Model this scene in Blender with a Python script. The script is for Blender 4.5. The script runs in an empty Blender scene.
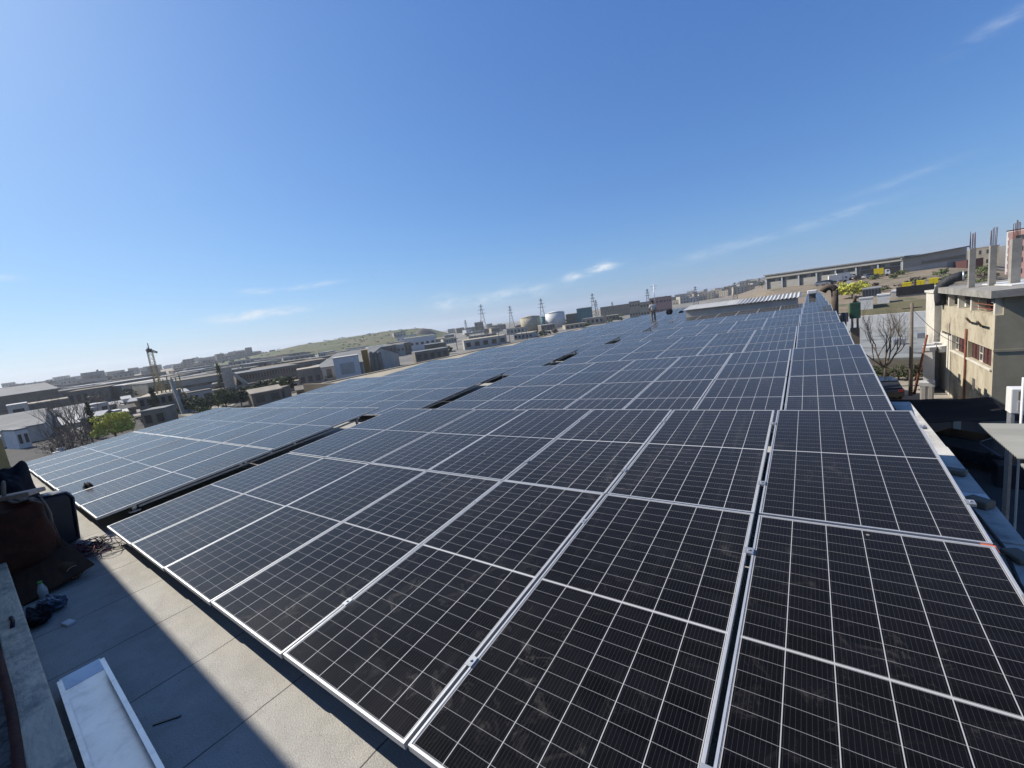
import bpy, math, random
from mathutils import Vector, Matrix, noise
random.seed(7)
R = math.radians
sc = bpy.context.scene
col = sc.collection

# ------------------------------------------------------------------ camera
FPX = 411.3
CAM = Vector((0.3194, -0.8585, 1.7452))
F = Vector((-0.59015, 0.79278, -0.1524)).normalized()
RT = Vector((0.80711, 0.5754, -0.13222)); RT = (RT - F * RT.dot(F)).normalized()
UP = RT.cross(F)
cd = bpy.data.cameras.new("camera"); cam = bpy.data.objects.new("camera", cd); col.objects.link(cam)
cam.matrix_world = Matrix(((RT.x, UP.x, -F.x, CAM.x), (RT.y, UP.y, -F.y, CAM.y), (RT.z, UP.z, -F.z, CAM.z), (0, 0, 0, 1)))
cd.sensor_width = 36.0; cd.lens = FPX / 1024 * 36.0
cd.clip_start = 0.05; cd.clip_end = 30000
sc.camera = cam

# ------------------------------------------------------------------ sky, sun, exposure
SUN_AZ, SUN_EL = -100.0, 41.0
w = bpy.data.worlds.new("World"); sc.world = w; w.use_nodes = True
wn, wl = w.node_tree.nodes, w.node_tree.links
bg = wn['Background']; bg.inputs[1].default_value = 0.07
sk = wn.new('ShaderNodeTexSky'); sk.sky_type = 'NISHITA'; sk.sun_disc = False
sk.sun_elevation = R(SUN_EL); sk.sun_rotation = R(SUN_AZ)
sk.altitude = 0; sk.air_density = 1.0; sk.dust_density = 0.8; sk.ozone_density = 8.0
tc = wn.new('ShaderNodeTexCoord')


def azel_vec(az, el):
    return Vector((math.sin(R(az)) * math.cos(R(el)), math.cos(R(az)) * math.cos(R(el)), math.sin(R(el))))


def wmath(op, a, b=None, c=None):
    n = wn.new('ShaderNodeMath'); n.operation = op
    for i, v in enumerate((a, b, c)):
        if v is None: continue
        if isinstance(v, (int, float)): n.inputs[i].default_value = v
        else: wl.new(v, n.inputs[i])
    return n.outputs[0]


def wdot(v):
    n = wn.new('ShaderNodeVectorMath'); n.operation = 'DOT_PRODUCT'
    wl.new(tc.outputs['Generated'], n.inputs[0]); n.inputs[1].default_value = v
    return n.outputs['Value']


# thin cirrus wisps, each a soft streak at its own direction in the sky, broken up by noise
mp = wn.new('ShaderNodeMapping'); wl.new(tc.outputs['Generated'], mp.inputs[0]); mp.inputs['Scale'].default_value = (9, 9, 30)
nz = wn.new('ShaderNodeTexNoise'); wl.new(mp.outputs[0], nz.inputs['Vector'])
nz.inputs['Scale'].default_value = 2.2; nz.inputs['Detail'].default_value = 7; nz.inputs['Roughness'].default_value = 0.62
total = None
# az, el, half length (deg), half height (deg), tilt (deg), strength
for az, el, hl, hh, tl, st in ((12.9, 17.9, 2.2, 0.5, 14, .2), (2.6, 6.2, 3.5, .4, 8, .24), (7.0, 8.2, 3.5, .35, 9, .16),
                               (-22.6, 5.2, 1.9, .55, 8, .95), (-26.6, 4.6, 1.1, .45, 4, .8), (-36, 3.4, 6.5, .8, 2, .55),
                               (-44.5, 3.6, 1.6, .8, 0, .6), (-66.5, 4.6, 4.6, .5, 3, 1.0), (-66, 7.2, 1.6, .28, 0, .7), (-60, 7.4, 2.6, .25, 4, .65),
                               (-86, 9.4, 1.5, .3, 0, .4), (-8, 5, 7, .6, 6, .22)):
    c = azel_vec(az, el); hx = Vector((math.cos(R(az)), -math.sin(R(az)), 0)); hy = c.cross(hx) * -1
    if hy.z < 0: hy = -hy
    a = math.cos(R(tl)) * hx + math.sin(R(tl)) * hy; b = -math.sin(R(tl)) * hx + math.cos(R(tl)) * hy
    da = wmath('DIVIDE', wdot(a - c * 0), math.sin(R(hl))); db = wmath('DIVIDE', wmath('SUBTRACT', wdot(b), b.dot(c)), math.sin(R(hh)))
    da = wmath('DIVIDE', wmath('SUBTRACT', wdot(a), a.dot(c)), math.sin(R(hl)))
    r2 = wmath('ADD', wmath('MULTIPLY', da, da), wmath('MULTIPLY', db, db))
    g = wmath('MULTIPLY', wmath('EXPONENT', wmath('MULTIPLY', r2, -1.0)), st)
    g = wmath('MULTIPLY', g, wmath('GREATER_THAN', wdot(c), 0.5))
    total = g if total is None else wmath('ADD', total, g)
cl = wmath('MULTIPLY', total, wmath('MAXIMUM', wmath('MULTIPLY', wmath('SUBTRACT', nz.outputs['Fac'], 0.38), 4.6), 0.0))
cl.node.use_clamp = True
mx = wn.new('ShaderNodeMix'); mx.data_type = 'RGBA'
# phone-camera rendering of the sky: a gentle tone curve per channel
sr = wn.new('ShaderNodeSeparateColor'); wl.new(sk.outputs[0], sr.inputs[0]); cr = wn.new('ShaderNodeCombineColor')
for i, (ka, kg) in enumerate(((.725, .91), (.825, .80), (.93, .585))):
    wl.new(wmath('MULTIPLY', wmath('POWER', wmath('MULTIPLY', sr.outputs[i], .1), kg), ka * 10), cr.inputs[i])
wl.new(cl, mx.inputs['Factor']); wl.new(cr.outputs[0], mx.inputs['A']); mx.inputs['B'].default_value = (6.6, 7.4, 8.3, 1)
wl.new(mx.outputs['Result'], bg.inputs[0])

sd = bpy.data.lights.new("sun", 'SUN'); sd.energy = 4.9; sd.angle = R(0.40); sd.color = (1.0, 0.94, 0.85)
sun = bpy.data.objects.new("sun", sd); col.objects.link(sun)
sun.rotation_euler = azel_vec(SUN_AZ, SUN_EL).to_track_quat('Z', 'Y').to_euler()
vs = sc.view_settings
vs.view_transform = 'Standard'; vs.look = 'None'; vs.exposure = 0.66; vs.gamma = 1.0; vs.use_curve_mapping = False
sc.render.engine = 'CYCLES'
sc.cycles.max_bounces = 5; sc.cycles.caustics_reflective = False; sc.cycles.caustics_refractive = False

HAZE = 0.00020     # per metre
GZ = -8.7         # street level
RZ = -0.33        # flat roof level (0 = near edge of the first panel row)


def ray(x, y):
    return F + RT * ((x - 512) / FPX) + UP * ((384 - y) / FPX)


def azpx(x, y):
    d = ray(x, y); return math.degrees(math.atan2(d.x, d.y))


def tanel(x, y):
    d = ray(x, y); return d.z / math.hypot(d.x, d.y)


def at(x, y, D):                     # point seen at a pixel, at horizontal distance D
    d = ray(x, y); return CAM + d * (D / math.hypot(d.x, d.y))


def onz(x, y, z):
    d = ray(x, y); return CAM + d * ((z - CAM.z) / d.z)


def onx(x, y, X):
    d = ray(x, y); return CAM + d * ((X - CAM.x) / d.x)


# ------------------------------------------------------------------ materials
def ramp(nt, fac, stops):
    n = nt.nodes.new('ShaderNodeValToRGB'); nt.links.new(fac, n.inputs[0])
    e = n.color_ramp.elements
    while len(e) < len(stops): e.new(.5)
    for el, (p, c) in zip(e, stops): el.position = p; el.color = (*c, 1)
    return n.outputs[0]


def mat(name, c1, c2=None, scale=3.0, rough=.8, metal=0.0, detail=6, bump=0.0, bscale=None, spec=None, stretch=None, stain=None, sscale=.5, lo=.35, hi=.65):
    """principled surface whose own colour wanders between c1 and c2; stain = (colour, amount) adds worn patches"""
    m = bpy.data.materials.new(name); m.use_nodes = True
    nt = m.node_tree; b = nt.nodes['Principled BSDF']
    b.inputs['Roughness'].default_value = rough; b.inputs['Metallic'].default_value = metal
    b.inputs['Specular IOR Level'].default_value = (.5 if rough < .5 or metal else .15) if spec is None else spec
    co = nt.nodes.new('ShaderNodeTexCoord'); vec = co.outputs['Object']
    if stretch:
        mpn = nt.nodes.new('ShaderNodeMapping'); nt.links.new(vec, mpn.inputs[0]); mpn.inputs['Scale'].default_value = stretch; vec = mpn.outputs[0]
    n = nt.nodes.new('ShaderNodeTexNoise'); nt.links.new(vec, n.inputs['Vector'])
    n.inputs['Scale'].default_value = scale; n.inputs['Detail'].default_value = detail; n.inputs['Roughness'].default_value = .65
    c2 = c2 or tuple(min(1, x * .72) for x in c1)
    k = .92 if metal > .3 else .74
    c1, c2 = tuple(x * k for x in c1), tuple(x * k for x in c2)
    if stain: stain = (tuple(x * k for x in stain[0]), stain[1])
    out = ramp(nt, n.outputs['Fac'], [(lo, c1), (hi, c2)])
    if stain:
        n2 = nt.nodes.new('ShaderNodeTexNoise'); nt.links.new(co.outputs['Object'], n2.inputs['Vector'])
        n2.inputs['Scale'].default_value = sscale; n2.inputs['Detail'].default_value = 8; n2.inputs['Roughness'].default_value = .7
        f = ramp(nt, n2.outputs['Fac'], [(.5, (0, 0, 0)), (.68, (stain[1],) * 3)])
        mxn = nt.nodes.new('ShaderNodeMix'); mxn.data_type = 'RGBA'; nt.links.new(f, mxn.inputs['Factor'])
        nt.links.new(out, mxn.inputs['A']); mxn.inputs['B'].default_value = (*stain[0], 1); out = mxn.outputs['Result']
    nt.links.new(out, b.inputs['Base Color'])
    if bump:
        n3 = nt.nodes.new('ShaderNodeTexNoise'); nt.links.new(vec, n3.inputs['Vector']); n3.inputs['Scale'].default_value = bscale or scale * 8
        n3.inputs['Detail'].default_value = 4
        bp = nt.nodes.new('ShaderNodeBump'); bp.inputs['Strength'].default_value = bump; bp.inputs['Distance'].default_value = .02
        nt.links.new(n3.outputs['Fac'], bp.inputs['Height']); nt.links.new(bp.outputs[0], b.inputs['Normal'])
    return m


def M_(nt, op, a, b=None):
    n = nt.nodes.new('ShaderNodeMath'); n.operation = op
    for i, v in enumerate((a, b)):
        if v is None: continue
        if isinstance(v, (int, float)): n.inputs[i].default_value = v
        else: nt.links.new(v, n.inputs[i])
    return n.outputs[0]


PWID, PLEN, PITCH = 1.1135, 2.278, 1.1295


def pv_material():
    m = bpy.data.materials.new('pv_cells'); m.use_nodes = True
    nt = m.node_tree; b = nt.nodes['Principled BSDF']; L = nt.links
    uv = nt.nodes.new('ShaderNodeUVMap'); uv.uv_map = 'UVMap'
    sp = nt.nodes.new('ShaderNodeSeparateXYZ'); L.new(uv.outputs[0], sp.inputs[0]); u, v = sp.outputs[0], sp.outputs[1]
    mg = .019; cw = (PWID - 2 * mg) / 6; hm = .009; rp = (PLEN / 2 - mg - hm) / 12
    cu = M_(nt, 'DIVIDE', M_(nt, 'SUBTRACT', u, mg), cw)
    du = M_(nt, 'MULTIPLY', M_(nt, 'ABSOLUTE', M_(nt, 'SUBTRACT', M_(nt, 'FRACT', M_(nt, 'ADD', cu, .5)), .5)), cw)
    vv = M_(nt, 'SUBTRACT', M_(nt, 'ABSOLUTE', M_(nt, 'SUBTRACT', v, PLEN / 2)), hm)
    cv = M_(nt, 'DIVIDE', vv, rp)
    dv = M_(nt, 'MULTIPLY', M_(nt, 'ABSOLUTE', M_(nt, 'SUBTRACT', M_(nt, 'FRACT', M_(nt, 'ADD', cv, .5)), .5)), rp)
    lc = M_(nt, 'LESS_THAN', du, .0019)
    lr = M_(nt, 'MULTIPLY', M_(nt, 'LESS_THAN', dv, .0011), .5)
    mid = M_(nt, 'MULTIPLY', M_(nt, 'LESS_THAN', vv, -.003), 1.0)
    edge = M_(nt, 'ADD', M_(nt, 'LESS_THAN', u, mg - .004), M_(nt, 'GREATER_THAN', u, PWID - mg + .004))
    edge = M_(nt, 'ADD', edge, M_(nt, 'ADD', M_(nt, 'LESS_THAN', v, mg - .004), M_(nt, 'GREATER_THAN', v, PLEN - mg + .004)))
    line = M_(nt, 'MINIMUM', M_(nt, 'MAXIMUM', M_(nt, 'MAXIMUM', lc, lr), M_(nt, 'MAXIMUM', mid, edge)), 1.0)
    bb = M_(nt, 'ABSOLUTE', M_(nt, 'SUBTRACT', M_(nt, 'FRACT', M_(nt, 'MULTIPLY', cu, 10.0)), .5))
    bus = M_(nt, 'MULTIPLY', M_(nt, 'LESS_THAN', bb, .045), .18)
    oi = nt.nodes.new('ShaderNodeObjectInfo')
    # every cell its own slight shade
    cell = nt.nodes.new('ShaderNodeCombineXYZ'); L.new(M_(nt, 'FLOOR', cu), cell.inputs[0]); L.new(M_(nt, 'FLOOR', M_(nt, 'DIVIDE', v, rp)), cell.inputs[1]); L.new(oi.outputs['Random'], cell.inputs[2])
    wn_ = nt.nodes.new('ShaderNodeTexWhiteNoise'); L.new(cell.outputs[0], wn_.inputs['Vector'])
    ccol = ramp(nt, wn_.outputs['Value'], [(0, (.001, .0009, .0012)), (1, (.003, .0028, .004))])

    def mixc(f, a, bcol):
        n = nt.nodes.new('ShaderNodeMix'); n.data_type = 'RGBA'; L.new(f, n.inputs['Factor']); L.new(a, n.inputs['A'])
        if isinstance(bcol, tuple): n.inputs['B'].default_value = (*bcol, 1)
        else: L.new(bcol, n.inputs['B'])
        return n.outputs['Result']
    c = mixc(bus, ccol, (.12, .12, .12))
    c = mixc(line, c, (.40, .40, .40))
    # dust: a thin film plus smeared hand and water marks, different on every panel
    geo = nt.nodes.new('ShaderNodeNewGeometry')
    n1 = nt.nodes.new('ShaderNodeTexNoise'); L.new(geo.outputs['Position'], n1.inputs['Vector']); n1.inputs['Scale'].default_value = .9; n1.inputs['Detail'].default_value = 8; n1.inputs['Roughness'].default_value = .68
    n2 = nt.nodes.new('ShaderNodeTexNoise'); L.new(geo.outputs['Position'], n2.inputs['Vector']); n2.inputs['Scale'].default_value = 5.5; n2.inputs['Detail'].default_value = 9; n2.inputs['Roughness'].default_value = .75; n2.inputs['Distortion'].default_value = 1.2
    f1 = ramp(nt, n1.outputs['Fac'], [(.40, (.0,) * 3), (.78, (.010,) * 3)])
    f2 = ramp(nt, n2.outputs['Fac'], [(.55, (0, 0, 0)), (.74, (.17,) * 3)])
    dust = M_(nt, 'ADD', f1, M_(nt, 'MULTIPLY', f2, ramp(nt, n1.outputs['Fac'], [(.47, (0, 0, 0)), (.60, (1, 1, 1))])))
    c = mixc(dust, c, (.36, .33, .29))
    L.new(c, b.inputs['Base Color'])
    rr = ramp(nt, n1.outputs['Fac'], [(.3, (.17,) * 3), (.75, (.30,) * 3)])
    L.new(rr, b.inputs['Roughness'])
    b.inputs['IOR'].default_value = 1.38
    b.inputs['Sheen Weight'].default_value = .15; b.inputs['Sheen Roughness'].default_value = .40; b.inputs['Sheen Tint'].default_value = (1, .83, .60, 1)   # dust film
    b.inputs['Specular Tint'].default_value = (1, .90, .76, 1)
    b.inputs['Specular IOR Level'].default_value = .24
    # rain runs and dried drips down the slope, on some panels only
    st_ = nt.nodes.new('ShaderNodeMapping'); L.new(geo.outputs['Position'], st_.inputs[0]); st_.inputs['Scale'].default_value = (14, .9, 1)
    n3 = nt.nodes.new('ShaderNodeTexNoise'); L.new(st_.outputs[0], n3.inputs['Vector']); n3.inputs['Scale'].default_value = 1.0; n3.inputs['Detail'].default_value = 6
    f3 = M_(nt, 'MULTIPLY', ramp(nt, n3.outputs['Fac'], [(.58, (0, 0, 0)), (.75, (.05,) * 3)]), oi.outputs['Random'])
    n4 = nt.nodes.new('ShaderNodeTexVoronoi'); L.new(geo.outputs['Position'], n4.inputs['Vector']); n4.inputs['Scale'].default_value = 2.6
    f4 = M_(nt, 'MULTIPLY', M_(nt, 'LESS_THAN', n4.outputs['Distance'], M_(nt, 'MULTIPLY', n2.outputs['Fac'], .055)), .45)   # bird droppings and splashes
    c = mixc(f3, c, (.36, .33, .29)); c = mixc(f4, c, (.42, .40, .36))
    tint = nt.nodes.new('ShaderNodeHueSaturation'); L.new(c, tint.inputs['Color'])
    L.new(M_(nt, 'ADD', .8, M_(nt, 'MULTIPLY', oi.outputs['Random'], .4)), tint.inputs['Value'])
    L.new(tint.outputs[0], b.inputs['Base Color'])
    return m


M = {}
M['pv'] = pv_material()
M['alu'] = mat('aluminium', (.60, .605, .60), (.50, .505, .50), 9, .42, .55)
M['alu_bright'] = mat('new_sheet_aluminium', (.97, .94, .88), (.84, .82, .78), 4, .30, .45, stain=((.5, .5, .5), .5), sscale=9)
M['galv'] = mat('galvanised_steel', (.45, .46, .47), (.33, .34, .35), 14, .5, .7)
M['conc'] = mat('concrete', (.38, .36, .32), (.27, .255, .225), 1.6, .9, bump=.25, bscale=30, stain=((.17, .16, .14), .6), sscale=.7)
M['conc_pale'] = mat('pale_concrete', (.50, .47, .40), (.38, .35, .29), 1.2, .9, bump=.2, bscale=24, stain=((.22, .2, .17), .55), sscale=.9)
M['conc_dark'] = mat('grey_concrete', (.27, .245, .20), (.20, .18, .15), .8, .92, stain=((.11, .105, .1), .6), sscale=.3)
M['parapet'] = mat('parapet_render', (.95, .74, .52), (.68, .55, .40), 5, .95, bump=.5, bscale=40, stretch=(.35, 1, 1), stain=((.26, .24, .21), .8), sscale=4.5)
M['rubble'] = mat('mortar_rubble', (.30, .27, .23), (.07, .065, .06), 16, .95, bump=1.0, bscale=40)
M['plaster'] = mat('beige_plaster', (.56, .50, .37), (.42, .37, .27), 1.3, .92, stretch=(1, 1, .18), stain=((.24, .2, .14), .9), sscale=.8, bump=.3, bscale=14)
M['plaster_white'] = mat('white_plaster', (.74, .70, .60), (.62, .58, .49), .9, .9, stretch=(1, 1, .3), stain=((.42, .38, .32), .6), sscale=.5)
M['plaster_shaded'] = mat('shaded_beige_plaster', (.38, .345, .255), (.31, .28, .205), .9, .93, stain=((.22, .2, .15), .5), sscale=.4)  # beige plaster darkened for the weaker light on the front wall
M['white'] = mat('white_paint', (.80, .79, .76), (.68, .67, .64), 2, .6, stain=((.45, .43, .4), .4), sscale=.6)
M['white_roof'] = mat('white_roof_sheet', (.56, .56, .54), (.42, .42, .41), .6, .8, stretch=(6, .3, 1))
M['grey_roof'] = mat('grey_roof_sheet', (.27, .275, .265), (.19, .195, .19), .35, .85, stretch=(1, 4, 1), stain=((.15, .15, .15), .6), sscale=.08)
M['membrane'] = mat('stained_membrane', (.33, .34, .325), (.22, .23, .22), .25, .9, stain=((.07, .07, .07), .95), sscale=.4)
M['grey_wall'] = mat('grey_cladding', (.40, .385, .345), (.32, .31, .28), .3, .7, stretch=(1, 1, 5))
M['pale_wall'] = mat('pale_cladding', (.56, .535, .48), (.45, .43, .39), .4, .7, stretch=(5, 1, 1), stain=((.30, .3, .29), .5), sscale=.15)
M['tan_wall'] = mat('tan_stone', (.36, .30, .23), (.27, .225, .17), .5, .92, stain=((.17, .145, .11), .6), sscale=.12)
M['stone'] = mat('limestone', (.50, .44, .34), (.38, .33, .25), .5, .9, stain=((.24, .215, .18), .5), sscale=.2)
M['stone_dark'] = mat('weathered_stone', (.27, .225, .17), (.19, .16, .12), .5, .9)
M['pink'] = mat('pink_render', (.50, .30, .27), (.42, .25, .23), .7, .85)
M['maroon'] = mat('maroon_shutter', (.13, .055, .05), (.08, .04, .04), 3, .7, stretch=(1, 8, 1))
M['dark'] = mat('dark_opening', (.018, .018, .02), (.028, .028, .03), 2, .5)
M['window'] = mat('window_glass', (.03, .034, .04), (.06, .065, .07), .6, .15)
M['black_plastic'] = mat('black_plastic', (.012, .012, .015), (.02, .02, .026), 4, .38)
M['black_fabric'] = mat('black_fabric', (.010, .010, .014), (.022, .022, .03), 8, .85, bump=.4)
M['navy'] = mat('navy_plastic', (.010, .012, .022), (.02, .023, .038), 5, .4)
M['alley_dark'] = mat('alley_dark_sheet', (.008, .008, .009), (.016, .016, .016), 4, .95)
M['brown_leather'] = mat('brown_leather', (.095, .032, .018), (.045, .017, .010), 5, .62, bump=.5, bscale=14)
M['brown_card'] = mat('brown_board', (.10, .052, .03), (.06, .032, .02), 3, .85, stretch=(1, 6, 1))
M['cork'] = mat('brown_roll', (.13, .07, .035), (.07, .036, .02), 9, .9, bump=.4)
M['plank'] = mat('bare_plank', (.95, .66, .5), (.7, .5, .37), 6, .8, stretch=(1, 10, 1))
M['rope'] = mat('tan_rope', (.40, .30, .22), (.27, .2, .14), 30, .9)
M['red_wire'] = mat('red_wire', (.22, .03, .04), (.12, .02, .03), 6, .5)
M['black_wire'] = mat('black_wire', (.015, .012, .014), (.03, .02, .022), 6, .5)
M['rust'] = mat('rusty_pipe', (.12, .042, .028), (.06, .024, .018), 7, .75, bump=.3)
M['blue_film'] = mat('blue_packaging', (.03, .07, .13), (.10, .13, .17), 10, .35)
M['clear_pl'] = mat('clear_plastic', (.35, .38, .36), (.5, .52, .5), 8, .2)
M['green_cap'] = mat('green_cap', (.10, .35, .07), None, 8, .4)
M['orange'] = mat('orange_tape', (.75, .16, .06), None, 8, .6)
M['car'] = mat('dark_car_paint', (.018, .019, .023), (.022, .023, .028), 2, .22, .2)
M['car_light'] = mat('silver_car_paint', (.42, .43, .45), None, 2, .3, .4)
M['tyre'] = mat('tyre', (.015, .015, .015), None, 8, .8)
M['lamp_red'] = mat('tail_lamp', (.25, .02, .02), None, 8, .3)
M['lamp_white'] = mat('head_lamp', (.6, .6, .6), None, 8, .2)
M['yellow'] = mat('yellow_paint', (.72, .58, .02), (.62, .48, .02), 1, .6)
M['yellow_steel'] = mat('yellow_steel', (.46, .34, .12), (.33, .24, .09), 1.5, .7)
M['ochre'] = mat('ochre_doors', (.45, .26, .07), (.36, .2, .06), 1, .7)
M['teal'] = mat('teal_cladding', (.10, .24, .25), (.07, .18, .19), .2, .6)
M['green_box'] = mat('green_paint', (.05, .13, .09), (.035, .085, .06), 2, .6)
M['bark'] = mat('bark', (.15, .11, .085), (.08, .06, .048), 6, .95, stretch=(1, 1, .3))
M['wood_pole'] = mat('weathered_pole', (.26, .22, .18), (.17, .14, .11), 4, .9, stretch=(1, 1, .2))
M['pole_red'] = mat('rust_red_pole', (.26, .10, .06), (.18, .07, .045), 4, .8)
M['leaf_dark'] = mat('dark_leaves', (.085, .105, .05), (.045, .06, .03), .9, .8)
M['leaf_mid'] = mat('mid_leaves', (.15, .18, .065), (.09, .11, .045), .9, .8)
M['leaf_bright'] = mat('yellow_green_leaves', (.62, .60, .10), (.46, .47, .085), .9, .8)
M['twig'] = mat('dry_twigs', (.24, .195, .15), (.15, .12, .095), .9, .9)
M['steel_lattice'] = mat('lattice_steel', (.17, .165, .16), (.12, .115, .11), 2, .7)
M['skin'] = mat('skin', (.36, .2, .13), (.30, .17, .11), 8, .6)
M['shirt'] = mat('white_shirt', (.74, .73, .70), (.62, .61, .58), 6, .9)
M['trouser'] = mat('khaki_trousers', (.34, .29, .22), (.27, .23, .17), 6, .9)
M['hair'] = mat('dark_hair', (.02, .017, .015), None, 8, .8)
M['brick_brown'] = mat('brown_flue', (.16, .12, .09), (.09, .07, .055), 3, .85)
M['heap'] = mat('earth_heap', (.24, .16, .10), (.13, .09, .06), 1.5, .95, bump=1, bscale=5)
M['yard'] = mat('dusty_yard', (.42, .38, .32), (.30, .275, .23), .25, .95, stain=((.19, .175, .15), .6), sscale=.12)
M['asphalt'] = mat('asphalt', (.062, .06, .056), (.09, .086, .08), .4, .95, stain=((.10, .092, .08), .5), sscale=.1)
M['hill_green'] = mat('grass_hill', (.072, .095, .03), (.125, .115, .055), .03, .95, detail=10, stain=((.25, .20, .13), .6), sscale=.012, lo=.42, hi=.62)
M['quarry'] = mat('quarry_heap', (.17, .15, .125), (.12, .105, .09), .03, .95)


def roof_material():
    m = mat('roof_felt', (.50, .485, .445), (.425, .41, .375), 1.7, .95, bump=.35, bscale=110, stain=((.52, .49, .44), .7), sscale=3.0)
    nt = m.node_tree; b = nt.nodes['Principled BSDF']; L = nt.links
    src = b.inputs['Base Color'].links[0].from_socket
    co = nt.nodes.new('ShaderNodeTexCoord'); sp = nt.nodes.new('ShaderNodeSeparateXYZ'); L.new(co.outputs['Object'], sp.inputs[0])
    wob = nt.nodes.new('ShaderNodeTexNoise'); L.new(co.outputs['Object'], wob.inputs['Vector']); wob.inputs['Scale'].default_value = 2.5; wob.inputs['Detail'].default_value = 5
    x = M_(nt, 'ADD', M_(nt, 'DIVIDE', M_(nt, 'ADD', sp.outputs[0], 4.95), .857), M_(nt, 'MULTIPLY', M_(nt, 'SUBTRACT', wob.outputs['Fac'], .5), .05))
    d = M_(nt, 'ABSOLUTE', M_(nt, 'SUBTRACT', M_(nt, 'FRACT', M_(nt, 'ADD', x, .5)), .5))
    wd = M_(nt, 'ADD', .001, M_(nt, 'MULTIPLY', wob.outputs['Fac'], .009))
    f = M_(nt, 'MULTIPLY', M_(nt, 'LESS_THAN', d, wd), .85)
    fine = nt.nodes.new('ShaderNodeTexNoise'); L.new(co.outputs['Object'], fine.inputs['Vector']); fine.inputs['Scale'].default_value = 130; fine.inputs['Detail'].default_value = 2
    fc = ramp(nt, fine.outputs['Fac'], [(.3, (.80,) * 3), (.7, (1.15,) * 3)])
    mm = nt.nodes.new('ShaderNodeMix'); mm.data_type = 'RGBA'; mm.blend_type = 'MULTIPLY'; mm.inputs['Factor'].default_value = 1
    L.new(src, mm.inputs['A']); L.new(fc, mm.inputs['B'])
    mxn = nt.nodes.new('ShaderNodeMix'); mxn.data_type = 'RGBA'; L.new(f, mxn.inputs['Factor']); L.new(mm.outputs['Result'], mxn.inputs['A'])
    mxn.inputs['B'].default_value = (.05, .048, .045, 1)
    # scuffs, dried puddle rings and grit
    p1 = nt.nodes.new('ShaderNodeTexNoise'); L.new(co.outputs['Object'], p1.inputs['Vector']); p1.inputs['Scale'].default_value = 1.1; p1.inputs['Detail'].default_value = 9; p1.inputs['Roughness'].default_value = .62; p1.inputs['Distortion'].default_value = .1
    ring = ramp(nt, p1.outputs['Fac'], [(.40, (1, 1, 1)), (.50, (.90, .895, .88)), (.51, (.97, .965, .955)), (.60, (1.0, 1.0, .99)), (.72, (.84, .83, .80))])
    gr = nt.nodes.new('ShaderNodeTexVoronoi'); L.new(co.outputs['Object'], gr.inputs['Vector']); gr.inputs['Scale'].default_value = 16
    gf = M_(nt, 'MULTIPLY', M_(nt, 'LESS_THAN', gr.outputs['Distance'], M_(nt, 'MULTIPLY', p1.outputs['Fac'], .16)), .55)
    m5 = nt.nodes.new('ShaderNodeMix'); m5.data_type = 'RGBA'; m5.blend_type = 'MULTIPLY'; m5.inputs['Factor'].default_value = 1; L.new(mxn.outputs['Result'], m5.inputs['A']); L.new(ring, m5.inputs['B'])
    m6 = nt.nodes.new('ShaderNodeMix'); m6.data_type = 'RGBA'; L.new(gf, m6.inputs['Factor']); L.new(m5.outputs['Result'], m6.inputs['A']); m6.inputs['B'].default_value = (.13, .12, .11, 1)
    L.new(m6.outputs['Result'], b.inputs['Base Color'])
    return m


M['felt'] = roof_material()


def ground_material():
    m = bpy.data.materials.new('ground'); m.use_nodes = True
    nt = m.node_tree; b = nt.nodes['Principled BSDF']; L = nt.links; b.inputs['Roughness'].default_value = .95
    geo = nt.nodes.new('ShaderNodeNewGeometry'); sp = nt.nodes.new('ShaderNodeSeparateXYZ'); L.new(geo.outputs['Position'], sp.inputs[0])

    def noi(s, d=6, r=.65):
        n = nt.nodes.new('ShaderNodeTexNoise'); L.new(geo.outputs['Position'], n.inputs['Vector'])
        n.inputs['Scale'].default_value = s; n.inputs['Detail'].default_value = d; n.inputs['Roughness'].default_value = r
        return n.outputs['Fac']

    def mx_(f, a, c):
        n = nt.nodes.new('ShaderNodeMix'); n.data_type = 'RGBA'; L.new(f, n.inputs['Factor'])
        for k, v in (('A', a), ('B', c)):
            if isinstance(v, tuple): n.inputs[k].default_value = (*v, 1)
            else: L.new(v, n.inputs[k])
        return n.outputs['Result']
    flat = ramp(nt, noi(.045, 8), [(.36, (.075, .073, .07)), (.5, (.145, .135, .115)), (.66, (.24, .215, .175))])
    flat = mx_(ramp(nt, noi(.02, 7), [(.56, (0, 0, 0)), (.66, (.85,) * 3)]), flat, (.085, .095, .045))
    slope = ramp(nt, noi(.16, 9, .72), [(.35, (.075, .08, .035)), (.46, (.15, .12, .075)), (.56, (.20, .155, .105)), (.7, (.13, .08, .06))])
    up = ramp(nt, M_(nt, 'DIVIDE', M_(nt, 'ADD', sp.outputs[2], 8.0), 2.5), [(0, (0, 0, 0)), (1, (1, 1, 1))])
    c = mx_(up, flat, slope)
    fine = ramp(nt, noi(1.1, 8), [(.3, (.72,) * 3), (.7, (1.2,) * 3)])
    mm = nt.nodes.new('ShaderNodeMix'); mm.data_type = 'RGBA'; mm.blend_type = 'MULTIPLY'; mm.inputs['Factor'].default_value = 1
    L.new(c, mm.inputs['A']); L.new(fine, mm.inputs['B']); L.new(mm.outputs['Result'], b.inputs['Base Color'])
    return m


M['ground'] = ground_material()


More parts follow.
